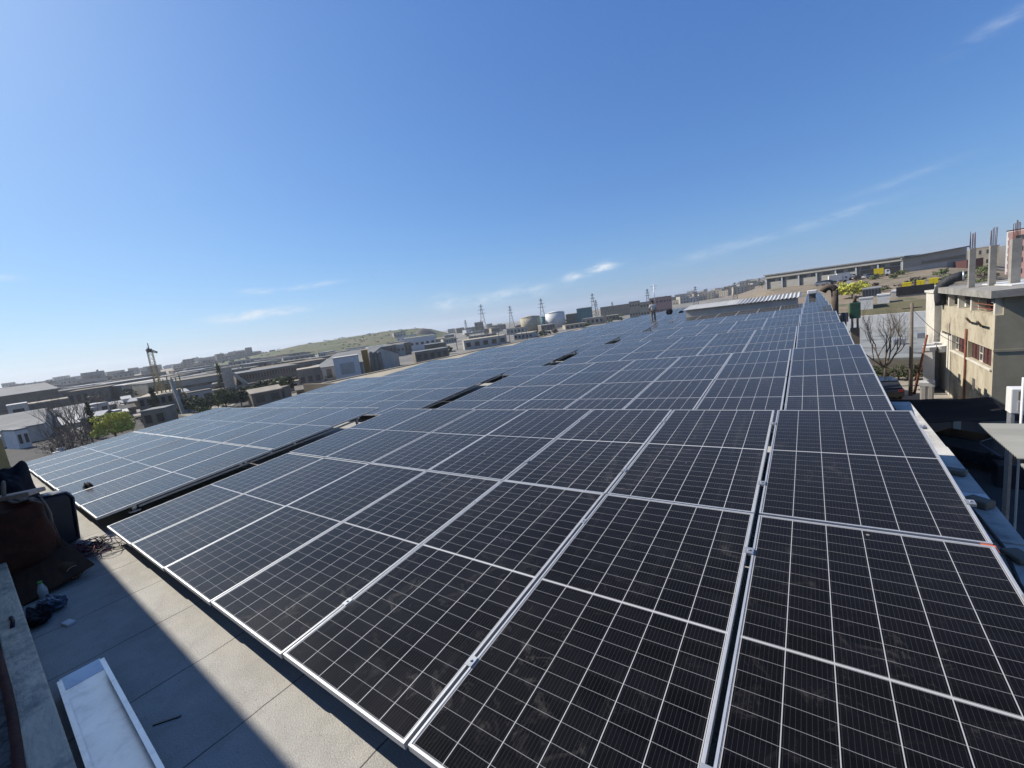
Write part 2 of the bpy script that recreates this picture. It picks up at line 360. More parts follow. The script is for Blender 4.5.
# ------------------------------------------------------------------ mesh helpers
class MB:
    def __init__(self): self.v, self.f, self.mi, self.sm, self.uv = [], [], [], [], None

    def quad(self, pts, mi=0):
        i = len(self.v); self.v += [tuple(p) for p in pts]; self.f.append(tuple(range(i, i + len(pts)))); self.mi.append(mi); self.sm.append(False)

    def box(self, x0, x1, y0, y1, z0, z1, mi=0, rot=None, org=None):
        p = [Vector((x, y, z)) for z in (z0, z1) for x, y in ((x0, y0), (x1, y0), (x1, y1), (x0, y1))]
        if rot is not None:
            o = Vector(org or ((x0 + x1) / 2, (y0 + y1) / 2, (z0 + z1) / 2)); p = [o + rot @ (q - o) for q in p]
        i = len(self.v); self.v += [tuple(q) for q in p]
        for f in ((3, 2, 1, 0), (4, 5, 6, 7), (0, 1, 5, 4), (1, 2, 6, 5), (2, 3, 7, 6), (3, 0, 4, 7)):
            self.f.append(tuple(i + k for k in f)); self.mi.append(mi); self.sm.append(False)

    def bar(self, a, b, wd, dp=None, mi=0):
        """rectangular bar from a to b"""
        a, b = Vector(a), Vector(b); d = (b - a).normalized(); dp = dp or wd
        s = d.cross(Vector((0, 0, 1))); s = s.normalized() if s.length > 1e-4 else Vector((1, 0, 0)); t = s.cross(d)
        i = len(self.v)
        for q in (a, b):
            for x, y in ((-1, -1), (1, -1), (1, 1), (-1, 1)): self.v.append(tuple(q + s * x * wd / 2 + t * y * dp / 2))
        for f in ((3, 2, 1, 0), (4, 5, 6, 7), (0, 1, 5, 4), (1, 2, 6, 5), (2, 3, 7, 6), (3, 0, 4, 7)):
            self.f.append(tuple(i + k for k in f)); self.mi.append(mi); self.sm.append(False)

    def tube(self, pts, rad, n=8, mi=0, cap=True):
        pts = [Vector(p) for p in pts]; rads = rad if isinstance(rad, (list, tuple)) else [rad] * len(pts)
        base = len(self.v); s = None
        for k, p in enumerate(pts):
            d = (pts[min(k + 1, len(pts) - 1)] - pts[max(k - 1, 0)]).normalized()
            if s is None:
                s = d.orthogonal().normalized()
            else:
                s = s - d * s.dot(d); s = s.normalized() if s.length > 1e-5 else d.orthogonal().normalized()
            t = d.cross(s)
            for j in range(n):
                a = 2 * math.pi * j / n; self.v.append(tuple(p + (s * math.cos(a) + t * math.sin(a)) * rads[k]))
        for k in range(len(pts) - 1):
            for j in range(n):
                a, b2 = base + k * n + j, base + k * n + (j + 1) % n
                self.f.append((a, b2, b2 + n, a + n)); self.mi.append(mi); self.sm.append(True)
        if cap:
            self.f.append(tuple(base + j for j in reversed(range(n)))); self.f.append(tuple(base + (len(pts) - 1) * n + j for j in range(n)))
            self.mi += [mi, mi]; self.sm += [False, False]

    def prism(self, poly, a, b, axis='x', mi=0):
        """extrude a closed 2D polygon between a and b along an axis"""
        n = len(poly); i = len(self.v)
        for q in (a, b):
            for (s, t) in poly:
                self.v.append({'x': (q, s, t), 'y': (s, q, t), 'z': (s, t, q)}[axis])
        self.f.append(tuple(i + k for k in reversed(range(n)))); self.f.append(tuple(i + n + k for k in range(n))); self.mi += [mi, mi]; self.sm += [False, False]
        for k in range(n):
            self.f.append((i + k, i + (k + 1) % n, i + n + (k + 1) % n, i + n + k)); self.mi.append(mi); self.sm.append(False)

    def build(self, name, mats, parent=None, bevel=0, loc=None):
        me = bpy.data.meshes.new(name); me.from_pydata(self.v, [], self.f); me.update()
        for k in (mats if isinstance(mats, (list, tuple)) else [mats]): me.materials.append(M[k] if isinstance(k, str) else k)
        me.polygons.foreach_set('material_index', self.mi); me.polygons.foreach_set('use_smooth', self.sm)
        o = bpy.data.objects.new(name, me); col.objects.link(o)
        if parent: o.parent = parent
        if loc: o.location = loc
        if bevel:
            bm = o.modifiers.new('bevel', 'BEVEL'); bm.width = bevel; bm.segments = 2; bm.limit_method = 'ANGLE'
        return o


def tag(o, label=None, cat=None, group=None, kind=None):
    for k, v in (('label', label), ('category', cat), ('group', group), ('kind', kind)):
        if v: o[k] = v
    return o


def thing(name, label, cat, loc=(0, 0, 0), rz=0, group=None):
    o = bpy.data.objects.new(name, None); col.objects.link(o); o.empty_display_size = .3
    o.location = loc; o.rotation_euler = (0, 0, rz)
    return tag(o, label, cat, group)


def dup(o, parent=None, loc=None):
    c = o.copy(); col.objects.link(c)
    if parent: c.parent = parent
    if loc is not None: c.location = loc
    for k in ('label', 'category', 'group', 'kind'):
        if parent and k in c: del c[k]
    return c


def dup_tree(o, parent=None):
    c = o.copy(); col.objects.link(c)
    if parent: c.parent = parent
    for ch in list(o.children): dup_tree(ch, c)
    return c


# ------------------------------------------------------------------ terrain
def lerp_tab(tab, x):
    if x <= tab[0][0]: return tab[0][1]
    for (a, va), (b, vb) in zip(tab, tab[1:]):
        if x <= b: return va + (vb - va) * (x - a) / (b - a)
    return tab[-1][1]


def sst(t):
    t = max(0, min(1, t)); return t * t * (3 - 2 * t)


EFAR = [(-180, 0), (-92, -.12), (-75, -.05), (-70, .22), (-64, .05), (-47, -.4), (-30, -.42), (-22, -.1), (-12, .12), (-5, .35), (5, .5), (20, .6), (40, .2), (90, -.1), (180, 0)]
RPROF = [(84, 0), (92, 1.6), (108, 4.1), (116, 4.6), (128, 5.0), (142, 5.6), (185, 8.5), (230, 9.3)]
WRIGHT = [(-180, 0), (-8, 0), (-4, 1), (10, 1), (12.5, .8), (15, .45), (22, .3), (45, 0), (180, 0)]


def ground(x, y):
    dx, dy = x - CAM.x, y - CAM.y
    r = math.hypot(dx, dy); az = math.degrees(math.atan2(dx, dy))
    ef = lerp_tab(EFAR, az)
    z = GZ + sst((r - 350) / 1300) * (CAM.z - GZ + 1650 * math.tan(R(ef)))
    z += lerp_tab(RPROF, r) * lerp_tab(WRIGHT, az) * (1 - .6 * sst((r - 700) / 900))
    if r > 75: z += (noise.noise(Vector((x * .02, y * .02, 0))) * .5) * min(1, (r - 75) / 60)
    return z


def gnd(x, y):                       # point on the terrain seen at a pixel
    d = ray(x, y); h = math.hypot(d.x, d.y); t = 12.0
    while t < 6000:
        p = CAM + d * (t / h)
        if p.z <= ground(p.x, p.y): return p
        t *= 1.01
    return CAM + d * (1500 / h)


mb = MB(); NR, NA = 86, 360
for k in range(NR):
    r = 4 * (3600 / 4) ** (k / (NR - 1))
    for j in range(NA):
        a = 2 * math.pi * j / NA; x, y = CAM.x + r * math.sin(a), CAM.y + r * math.cos(a)
        mb.v.append((x, y, ground(x, y)))
for k in range(NR - 1):
    for j in range(NA):
        a, b = k * NA + j, k * NA + (j + 1) % NA
        mb.f.append((a, a + NA, b + NA, b)); mb.mi.append(0); mb.sm.append(True)
mb.f.append(tuple(range(NA))); mb.mi.append(0); mb.sm.append(False)
tag(mb.build('ground', 'ground'), kind='structure')


def sheet(name, pts, m, dz=.02, n=10):
    """a quad patch draped a little above the ground"""
    b = MB(); P = [Vector(p) for p in pts]
    for i in range(n + 1):
        for j in range(n + 1):
            u, v = i / n, j / n
            q = (P[0] * (1 - u) + P[1] * u) * (1 - v) + (P[3] * (1 - u) + P[2] * u) * v
            b.v.append((q.x, q.y, ground(q.x, q.y) + dz))
    for i in range(n):
        for j in range(n):
            a = i * (n + 1) + j; b.f.append((a, a + n + 1, a + n + 2, a + 1)); b.mi.append(0); b.sm.append(True)
    return tag(b.build(name, m), kind='structure')


sheet('yard', [(1.6, 38, 0), (9, 38, 0), (11, 62, 0), (1.6, 62, 0)], 'yard', .03)
sheet('alley', [(1.55, -4, 0), (9, -4, 0), (9, 38, 0), (1.55, 38, 0)], 'asphalt', .03)
sheet('road', [(-60, 8, 0), (-160, 70, 0), (-164, 78, 0), (-64, 16, 0)], 'asphalt', .10, 24)
sheet('parking_lot', [(-40, -2, 0), (-125, -6, 0), (-128, 26, 0), (-40, 26, 0)], 'asphalt', .06, 16)

# grassy hill on the left horizon, and a dark quarry heap on its right end
mb = MB(); n1, n2 = 60, 16
for i in range(n1 + 1):
    az = -74 + 29.5 * i / n1
    e = lerp_tab([(-74, -.6), (-69, -.2), (-66, .12), (-64, .33), (-58, .62), (-52, .70), (-48.5, .66), (-46.6, .3), (-44.5, -.6)], az)
    for j in range(n2 + 1):
        rr = 480 + 620 * j / n2
        top = CAM.z + 800 * math.tan(R(e)); s = sst((rr - 480) / 320) if rr < 800 else sst((1100 - rr) / 300)
        x, y = CAM.x + rr * math.sin(R(az)), CAM.y + rr * math.cos(R(az)); g0 = ground(x, y) - 2
        mb.v.append((x, y, g0 + max(0, top - g0) * s + noise.noise(Vector((x * .02, y * .02, 3))) * 1.6 * s))
for i in range(n1):
    for j in range(n2):
        a = i * (n2 + 1) + j; mb.f.append((a, a + 1, a + n2 + 2, a + n2 + 1)); mb.mi.append(0); mb.sm.append(True)
tag(mb.build('grassy_hill', 'hill_green'), kind='structure')
mb = MB(); hp = at(424, 333, 640); g0 = ground(hp.x, hp.y) - 3; ht = CAM.z + 640 * tanel(424, 328) - g0
for i in range(17):
    for j in range(13):
        u, v = i / 8 - 1, j / 6 - 1; rr = math.hypot(u, v)
        x, y = hp.x + u * 34 * .68 + v * 20 * .73, hp.y + u * 34 * .73 - v * 20 * .68
        mb.v.append((x, y, g0 + ht * (1 - sst(rr * .95) if rr < 1 else 0) * (1 + .12 * noise.noise(Vector((u * 3, v * 3, 1))))))
for i in range(16):
    for j in range(12):
        a = i * 13 + j; mb.f.append((a, a + 1, a + 14, a + 13)); mb.mi.append(0); mb.sm.append(True)
tag(mb.build('quarry_mound', 'quarry'), kind='structure')

random.seed(5); mb = MB()
for k in range(150):                   # scrub dotted over the grassy hill
    az = random.uniform(-70, -46.5); rr = random.uniform(520, 800); e = lerp_tab([(-74, -.6), (-69, -.2), (-66, .12), (-64, .33), (-58, .62), (-52, .70), (-48.5, .66), (-46.6, .3), (-44.5, -.6)], az)
    x, y = CAM.x + rr * math.sin(R(az)), CAM.y + rr * math.cos(R(az)); g0 = ground(x, y) - 2; z = g0 + max(0, CAM.z + 800 * math.tan(R(e)) - g0) * sst((rr - 480) / 320); sz = random.uniform(.5, 1.5)
    for j in range(9):
        q = Vector((x + random.gauss(0, sz), y + random.gauss(0, sz), z + random.uniform(.1, 1.0) * sz)); a = Vector((random.gauss(0, 1), random.gauss(0, 1), random.gauss(0, 1))).normalized() * sz * .6; c = a.orthogonal().normalized() * sz * .5
        mb.quad([q - a, q - c, q + a, q + c])
tag(mb.build('hill_scrub', 'leaf_dark'), kind='stuff')

# ------------------------------------------------------------------ the building we stand on
XL, XR, YM, YE = -16.75, 1.22, 36.4, 63.0
bld = thing('factory_building', 'long flat roofed factory building carrying all the solar panels', 'building', (0, 0, RZ))
mb = MB(); mb.box(XL, 1.12, -7.0, YM, -.3, 0); mb.box(XL, -6.9, YM + .002, YE, -.3, 0); mb.box(1.122, XR, -7.0, 7.3, -.3, 0); mb.build('roof', 'felt', bld)
mb = MB(); mb.box(XL + .05, 1.09, -6.95, YM - .03, GZ - RZ - .5, -.301); mb.box(XL + .05, -6.95, YM - .028, YE - .05, GZ - RZ - .5, -.301); mb.box(1.092, XR + .15, -6.95, 7.28, GZ - RZ - .5, -.301); mb.build('wall', 'conc_pale', bld)
mb = MB()
for k in range(4):                     # raised kerb along the right roof edge, cast in lengths
    y0 = -1.0 + k * 1.98; mb.box(XR + .002, XR + .2 + random.uniform(-.006, .006), y0, y0 + 1.97, -.3, .205 + random.uniform(-.006, .006))
mb.build('kerb', mat('kerb_whitewash', (.66, .63, .57), (.48, .46, .41), 2.5, .9, bump=.4, bscale=30, stain=((.2, .18, .16), .8), sscale=2.2), bld)
mb = MB(); mb.box(XL, -.2, -1.003, -.866, .001, .33); mb.build('parapet', 'parapet', bld, .008)
mb = MB(); mb.box(XL, 1.2, -1.30, -1.005, .001, .30); mb.build('gutter_bed', 'rubble', bld)
st = thing('shadow_wall', 'unseen wall block behind the parapet, shaped to shade the near roof strip', 'building', (0, -1.31, RZ))  # out of view, built and sized to cast the shadow on the roof
mb = MB(); mb.box(-14, -3.9, -4, 0, 0.002, 5.22); mb.build('wall', 'conc', st)
mb = MB(); mb.box(-14.1, -3.8, -4.1, .0, 5.22, 5.40); mb.build('roof', 'conc_dark', st)
an = thing('annex_building', 'low annex with a bare beige roof beyond the left edge of the panels', 'building', (-16.8, 12.5, GZ))
mb = MB(); mb.box(-9, 0, 0, 40, 0, 7.7); mb.build('wall', 'stone', an)
mb = MB(); mb.box(-9.1, .02, -.1, 40.1, 7.7, 7.95); mb.build('roof', mat('beige_screed', (.42, .37, .28), (.32, .28, .21), .5, .95, stain=((.5, .47, .42), .7), sscale=.25), an)
mb = MB(); mb.box(-9.3, -9.0, -.1, 40.1, 7.5, 8.02); mb.build('parapet', 'stone', an)
mb = MB(); mb.box(-9.0, 0, -.3, -.1, 7.5, 8.2); mb.build('parapet', 'stone_dark', an)

# ------------------------------------------------------------------ solar arrays
TILT = math.atan2(.0730, .9973)
ct, sn = math.cos(TILT), math.sin(TILT)
fm = MB(); lip, dp = .011, .035
fm.box(0, PWID, 0, lip, -dp, 0); fm.box(0, PWID, PLEN - lip, PLEN, -dp, 0)
fm.box(0, lip, lip, PLEN - lip, -dp, 0); fm.box(PWID - lip, PWID, lip, PLEN - lip, -dp, 0)
fm.box(lip, PWID - lip, lip, PLEN - lip, -dp + .012, -dp + .016)   # back sheet
frame_me = fm.build('solar_panel', ['alu']).data
gm = MB(); gm.quad([(lip, lip, -.003), (PWID - lip, lip, -.003), (PWID - lip, PLEN - lip, -.003), (lip, PLEN - lip, -.003)])
go = gm.build('cell_sheet', ['pv']); glass_me = go.data
ul = glass_me.uv_layers.new(name='UVMap')
for lp, c in zip(ul.data, [(lip, lip), (PWID - lip, lip), (PWID - lip, PLEN - lip), (lip, PLEN - lip)]): lp.uv = c
for o in list(col.objects):
    if o.data in (frame_me, glass_me): bpy.data.objects.remove(o)
cm = MB(); cm.box(-.022, .022, -.03, .03, -.012, .006); cm.tube([(0, 0, .006), (0, 0, .014)], .007, 8); clamp_me = cm.build('clamp', 'galv').data
for o in list(col.objects):
    if o.data == clamp_me: bpy.data.objects.remove(o)


def link(name, me, parent, loc=(0, 0, 0), rx=0):
    o = bpy.data.objects.new(name, me); col.objects.link(o); o.parent = parent; o.location = loc; o.rotation_euler = (rx, 0, 0); return o


def solar_array(x_left, ncol, y0, z0, label, group, clamps=False, wide=PWID, jit=0.0):
    W = ncol * PITCH - (PITCH - PWID)
    t = thing('solar_array', label, 'solar array', (x_left, y0 + x_left * .0087, z0 + x_left * .01505), 0, group); z0 += x_left * .01505
    t.rotation_euler = (0, -.01505, .0017)
    for i in range(ncol):
        for j in range(2):
            s = j * (PLEN + .02); dz = random.uniform(-jit, jit)
            p = link('solar_panel', frame_me, t, (i * PITCH + random.uniform(-.002, .002), s * ct + i * PITCH * .007, s * sn + dz), TILT + random.uniform(-.003, .003) * (jit > 0))
            link('cell_sheet', glass_me, p)
    for s in (.45, 1.83, 2.75, 4.12):                       # rails under the panels
        b = MB(); b.box(.03, W - .03, s * ct - .02, s * ct + .02, s * sn - .080, s * sn - .039); b.build('rail', 'alu', t)
    drop = z0 - RZ
    xs = [.12 + (W - .24) * k / max(1, round(W / 2.4)) for k in range(max(1, round(W / 2.4)) + 1)]
    for x in xs:
        for s in (.45, 4.12):
            b = MB(); zt = s * sn - .08; y = s * ct
            b.box(x - .02, x + .02, y - .02, y + .02, -drop + .02, zt); b.box(x - .06, x + .06, y - .06, y + .06, -drop, -drop + .02); b.build('leg', 'galv', t)
        b = MB(); b.bar((x + .03, .5, -drop + .06), (x + .03, 4.05, 4.05 * sn - .1), .03); b.build('brace', 'galv', t)
        b = MB(); b.box(x - .15, x + .15, 4.0, 4.35, -drop, -drop + .14); b.build('ballast_block', 'conc', t)
    if clamps:
        for i in range(max(0, ncol - 2), ncol + 1):
            x = i * PITCH - .01 if 0 < i < ncol else (-.012 if i == 0 else W + .012)
            for s in (.45, 1.83, 2.75, 4.12):
                link('clamp', clamp_me, t, (x, s * ct + x * .007, s * sn), TILT)
    return t


Y0 = [0, 5.161, 10.238, 15.041]; Z0 = [0, .012, .05, .08]
while len(Y0) < 12: Y0.append(Y0[-1] + 5.02); Z0.append(.09)
ORD = ['nearest', 'second', 'third', 'fourth', 'fifth', 'sixth', 'seventh', 'eighth', 'ninth', 'tenth', 'eleventh', 'twelfth']
for k in range(12):
    nth = ORD[k] + (' to the camera' if k == 0 else ' row from the camera')
    jit = .002
    if k < 10: solar_array(0.0, 1, Y0[k], Z0[k], 'narrow one panel wide solar rack at the right roof edge, ' + nth, 'narrow solar racks along the right roof edge', k == 0, jit=jit)
    if k < 6:
        solar_array(-6 * PITCH - .012, 6, Y0[k], Z0[k], 'middle solar rack six panels across, ' + nth, 'wide solar racks in the middle of the roof', k == 0, jit=jit)
    else:
        solar_array(-12.4 + 0.0, 4, Y0[k], Z0[k], 'short solar rack four panels across left of the skylight strip, ' + nth, 'short solar racks beyond the skylight', jit=jit) if False else None
    solar_array(-7.339 - 8 * PITCH + .02, 8, Y0[k], Z0[k] + .025, 'left solar rack eight panels across, ' + nth, 'solar racks on the left side of the roof', False, jit=jit)

gn = thing('added_gantry', 'slim steel gantry added under the farthest narrow racks to let sun reach the yard', 'gantry', (0, YM, GZ))  # added in place of solid roof so sunlight gets through to the yard
b = MB(); b.box(-.08, 1.2, .02, 13.6, RZ - GZ - .12, RZ - GZ - .01); b.build('deck', 'galv', gn)
for k in range(3):
    for x in (-.03, 1.15): b = MB(); b.box(x - .06, x + .06, .3 + k * 5.3, .42 + k * 5.3, -.2, RZ - GZ - .12); b.build('post', 'galv', gn)
# small things lying on the panels and roof edge
b = MB(); q = onz(88, 487, -.10)
for k in range(14):
    a = k / 14 * 2 * math.pi; b.v.append((.10 * math.cos(a) * (1 + .3 * math.sin(3 * a)), .07 * math.sin(a), 0)); b.v.append((.05 * math.cos(a), .035 * math.sin(a), .06 + .02 * math.sin(5 * a)))
for k in range(14):
    i, j = 2 * k, 2 * ((k + 1) % 14); b.f.append((i, j, j + 1, i + 1)); b.mi.append(0); b.sm.append(True)
b.f.append(tuple(2 * k + 1 for k in range(14))); b.mi.append(0); b.sm.append(True)
o = b.build('rag', 'black_fabric'); o.location = (q.x, q.y, (q.y - q.x * .0087) * sn / ct + q.x * .01505 + .033); tag(o, 'small crumpled dark rag lying on the left solar rack', 'rag')
b = MB(); b.box(-.03, .024, -.055, .035, 0, .002); b.box(.0242, .026, -.055, .035, -.036, .002); o = b.build('warning_tape', 'orange'); s = PLEN + .01
o.location = (PWID - .022, s * ct, s * sn + .0035); o.rotation_euler = (TILT, 0, 0); tag(o, 'orange tape patch on the right corner where two near panels meet', 'tape')
q = onz(972, 502, RZ + .21)
b = MB(); b.box(-.06, .09, -.07, .07, 0, .05); o = b.build('junction_box', 'white', None, .006); o.location = (q.x, q.y, RZ + .208); tag(o, 'small white junction box on the right roof kerb beside the panels', 'junction box')
b = MB(); pts = [(1.27 + .03 * math.sin(k * 1.7), -.5 + k * .42, RZ + .218) for k in range(16)]
b.tube(pts, .011, 6); tag(b.build('cable', 'black_wire'), 'black cable running along the right roof kerb', 'cable')
for k, (yy, hh) in enumerate(((2.2, .05), (2.75, .035), (3.5, .06), (4.15, .045))):
    b = MB(); b.box(-.05, .05, -.07, .07, 0, hh, 0, Matrix.Rotation(.4 * k, 3, 'Z')); o = b.build('rubble_chunk', 'stone_dark', None, .012); o.location = (1.33, yy, RZ + .213)
    tag(o, 'small dark rubble chunk lying on the right roof kerb', 'rubble', 'rubble chunks on the right kerb')

# ------------------------------------------------------------------ clutter at the lower left, by the parapet
def roundbox(name, m, parent, dims, seg=5, power=4, loc=None, squash=0.0, seed=0):
    """soft sack-like box: superellipsoid with dents"""
    b = MB(); nu, nv = 44, 26
    for i in range(nv + 1):
        ph = -math.pi / 2 + math.pi * i / nv
        for j in range(nu):
            th = 2 * math.pi * j / nu; e = 2 / power
            f = lambda c: math.copysign(abs(c) ** e, c)
            p = Vector((f(math.cos(ph)) * f(math.cos(th)), f(math.cos(ph)) * f(math.sin(th)), f(math.sin(ph))))
            q_ = Vector((seed, seed * .3, 0)); d = 1 + squash * (noise.noise(p * 1.7 + q_) + .45 * noise.noise(p * 4.5 + q_) - .5 * abs(noise.noise(Vector((p.x * 3, p.y * 3, p.z * 7)) + q_)))
            b.v.append((p.x * dims[0] * d, p.y * dims[1] * d, (p.z + 1) * dims[2] * d))
    for i in range(nv):
        for j in range(nu):
            a, c = i * nu + j, i * nu + (j + 1) % nu; b.f.append((a, c, c + nu, a + nu)); b.mi.append(0); b.sm.append(True)
    o = b.build(name, m, parent, 0, loc); sb = o.modifiers.new('smooth', 'SUBSURF'); sb.levels = sb.render_levels = 2
    return o


bag = thing('tool_bag', 'large dark brown leather tool bag slumped by the parapet', 'bag', (-6.95, -.86, RZ), R(6))
roundbox('body', 'brown_leather', bag, (.56, .36, .44), power=5, squash=.14, seed=2)
roundbox('flap', 'brown_leather', bag, (.42, .12, .18), power=4, loc=(.06, .26, .18), squash=.12, seed=5)
b = MB(); b.tube([(.30 + .02 * math.sin(k), .33 + .03 * math.sin(k * .7), .82 - .78 * k / 8) for k in range(9)], .014, 6); b.build('strap', 'rope', bag)
b = MB(); b.tube([(.52, .10 + .02 * k, .75 - .09 * k) for k in range(8)], .012, 6); b.build('piping', 'rope', bag)
pl = thing('plank', 'short pale wooden plank lying across the top of the brown bag', 'plank', (-6.75, -.72, RZ + .90), R(0))
b = MB(); b.box(-.45, .5, -.07, .07, 0, .045, 0, Matrix.Rotation(R(24), 3, 'Z') @ Matrix.Rotation(R(-6), 3, 'Y')); b.build('board', 'plank', pl, .006)
b = MB(); b.tube([(.05 + .10 * math.cos(a) - .05, -.02 + .03 * math.sin(a), .05 + .14 * math.sin(a)) for a in [k * math.pi / 8 for k in range(9)]] + [(-.12, .1, -.1), (-.13, .17, -.35), (-.16, .2, -.6)], .016, 6); b.build('rope_loop', 'rope', pl)
sk_ = thing('rucksack', 'bulging black rucksack behind the brown bag', 'bag', (-8.15, -.78, RZ), R(-12))
roundbox('body', 'black_fabric', sk_, (.44, .34, .52), power=3, squash=.2, seed=9)
roundbox('pocket', 'black_fabric', sk_, (.16, .22, .26), power=3.5, loc=(.36, .05, .12), squash=.15, seed=4)
b = MB(); b.tube([(.40, -.1 + .04 * k, .95 - .10 * k) for k in range(8)], .022, 6); b.build('strap', mat('grey_webbing', (.10, .10, .12), None, 20, .8), sk_)
tub = thing('plastic_tub', 'dark navy plastic tub tipped on edge beside the brown bag', 'tub', (-7.45, -.50, RZ), R(4))
b = MB(); prof = [(-.02, .02), (.24, .03), (.30, .62), (.25, .70), (.02, .72), (-.03, .6)]
b.prism(prof, -.13, .13, 'x'); b.build('body', 'navy', tub, .05)
b = MB(); b.tube([(.135, .225, .06), (.138, .28, .60), (.135, .235, .685), (.135, .03, .705)], .014, 8); b.build('rim', mat('tub_rim', (.05, .055, .09), None, 10, .35), tub)
b = MB(); b.box(-.5, .5, -.27, .27, 0, .02, 0, Matrix.Rotation(R(8), 3, 'Z')); o = b.build('cardboard_sheet', 'brown_card', None, .004); o.location = (-6.35, -.66, RZ + .16); o.rotation_euler = (R(10), R(14), 0)
tag(o, 'dark brown cardboard sheet leaning under the tool bag', 'cardboard')
rl = thing('insulation_roll', 'dark brown roll lying on the roof in front of the bags', 'roll', (-6.32, -.55, RZ), R(14))
b = MB(); b.tube([(-.38, 0, .085), (-.1, 0, .088), (.2, 0, .085), (.32, 0, .083)], [.082, .086, .085, .08], 18); b.build('roll', 'cork', rl, .006)
b = MB()
for k in range(3):
    b.tube([(.322 + .001 * k, .062 * (1 - .3 * k) * math.cos(a), .083 + .062 * (1 - .3 * k) * math.sin(a)) for a in [j * math.pi / 8 for j in range(17)]], .003, 5)
b.build('end_spiral', 'plank', rl)
random.seed(11)
wt = thing('wire_tangle', 'tangle of thin red and black wires on the sunlit roof', 'wires', (-6.75, -.30, RZ))
for k in range(13):
    b = MB(); cx, cy = random.uniform(-.22, .12), random.uniform(-.14, .14); r0 = random.uniform(.07, .22); a0 = random.uniform(0, 6.28); pts = []
    for j in range(26):
        a = a0 + j * .36; rr = r0 * (1 + .3 * math.sin(j * .9 + k)); pts.append((cx + rr * math.cos(a) * 1.25, cy + rr * math.sin(a) * .85, .012 + .05 * abs(math.sin(j * .5 + k)) + .004 * k))
    b.tube(pts, .0045, 5); b.build('wire', 'red_wire' if k % 3 else 'black_wire', wt)
for k in range(3):
    b = MB(); b.tube([(.1 + .28 * t, -.02 + .25 * t * t + .05 * k - .05 * math.sin(4 * t), .01 + .05 * math.sin(3 * t)) for t in [j / 12 for j in range(13)]], .004, 5); b.build('wire', 'black_wire', wt)
bt = thing('plastic_bottle', 'small clear plastic bottle with a green cap by the parapet', 'bottle', (-5.72, -.72, RZ), R(30))
b = MB(); b.tube([(0, 0, 0), (0, 0, .13), (0, 0, .17), (0, 0, .19)], [.034, .034, .02, .014], 14); b.build('body', 'clear_pl', bt)
b = MB(); b.tube([(0, 0, .19), (0, 0, .212)], .017, 12); b.build('cap', 'green_cap', bt)
pk = roundbox('crisp_packet', 'blue_film', None, (.12, .07, .06), power=3, squash=.35, seed=14); pk.location = (-5.42, -.70, RZ); pk.rotation_euler = (0, 0, .5); tag(pk, 'crumpled blue packet lying by the parapet', 'packet')
pk = roundbox('carrier_bag', 'black_fabric', None, (.16, .08, .05), power=2.6, squash=.5, seed=21); pk.location = (-5.28, -.80, RZ); tag(pk, 'small black crumpled bag tucked against the parapet', 'bag')
b = MB(); b.box(-.055, .055, -.03, .03, 0, .022, 0, Matrix.Rotation(R(15), 3, 'Z')); o = b.build('foam_block', 'white', None, .006); o.location = (-4.93, -.66, RZ); tag(o, 'small white foam block on the shaded roof', 'foam block')
b = MB(); b.box(-.07, .07, -.006, .006, 0, .008, 0, Matrix.Rotation(R(52), 3, 'Z')); o = b.build('wood_sliver', 'black_plastic'); o.location = (-2.83, -.5, RZ); tag(o, 'dark thin sliver on the shaded roof beside the metal tray', 'offcut')
tr = thing('cable_tray', 'long bright aluminium cable tray lying in the shade beside the parapet', 'cable tray', (-3.80, -.715, RZ + .012), R(-.5))
b = MB(); L_, W_, H_ = 3.0, .205, .085
b.box(0, L_, -W_ / 2, W_ / 2, 0, .004); b.box(0, L_, -W_ / 2 - .003, -W_ / 2, 0, H_); b.box(0, L_, W_ / 2, W_ / 2 + .003, 0, H_); b.build('channel', 'alu_bright', tr)
b = MB(); b.quad([(0, -W_ / 2, .005), (0, W_ / 2, .005), (-.10, W_ / 2, .05), (-.10, -W_ / 2, .05)]); b.quad([(-.004, -W_ / 2, .003), (-.104, -W_ / 2, .05), (-.104, W_ / 2, .05), (-.004, W_ / 2, .003)]); b.build('end_flap', 'alu_bright', tr)
for s in (-1, 1):
    b = MB(); b.box(0, L_, s * (W_ / 2 + .002) - .012, s * (W_ / 2 + .002) + .012, H_, H_ + .004); b.build('rim', 'alu_bright', tr)
b = MB(); b.tube([(-6.3 + .31 * k, -1.03 - .02 * math.sin(k * .5) + (.03 if k < 2 else 0), RZ + .345 + .012 * math.sin(k)) for k in range(17)], .021, 10)
tag(b.build('rusty_pipe', 'rust'), 'rusty red brown pipe running along the back of the parapet', 'pipe')
b = MB(); b.tube([(-4.72, -.93, RZ + .335), (-4.62, -.925, RZ + .338), (-4.5, -.935, RZ + .335)], .012, 6); tag(b.build('hose_offcut', 'black_wire'), 'short black hose offcut on top of the parapet', 'hose')

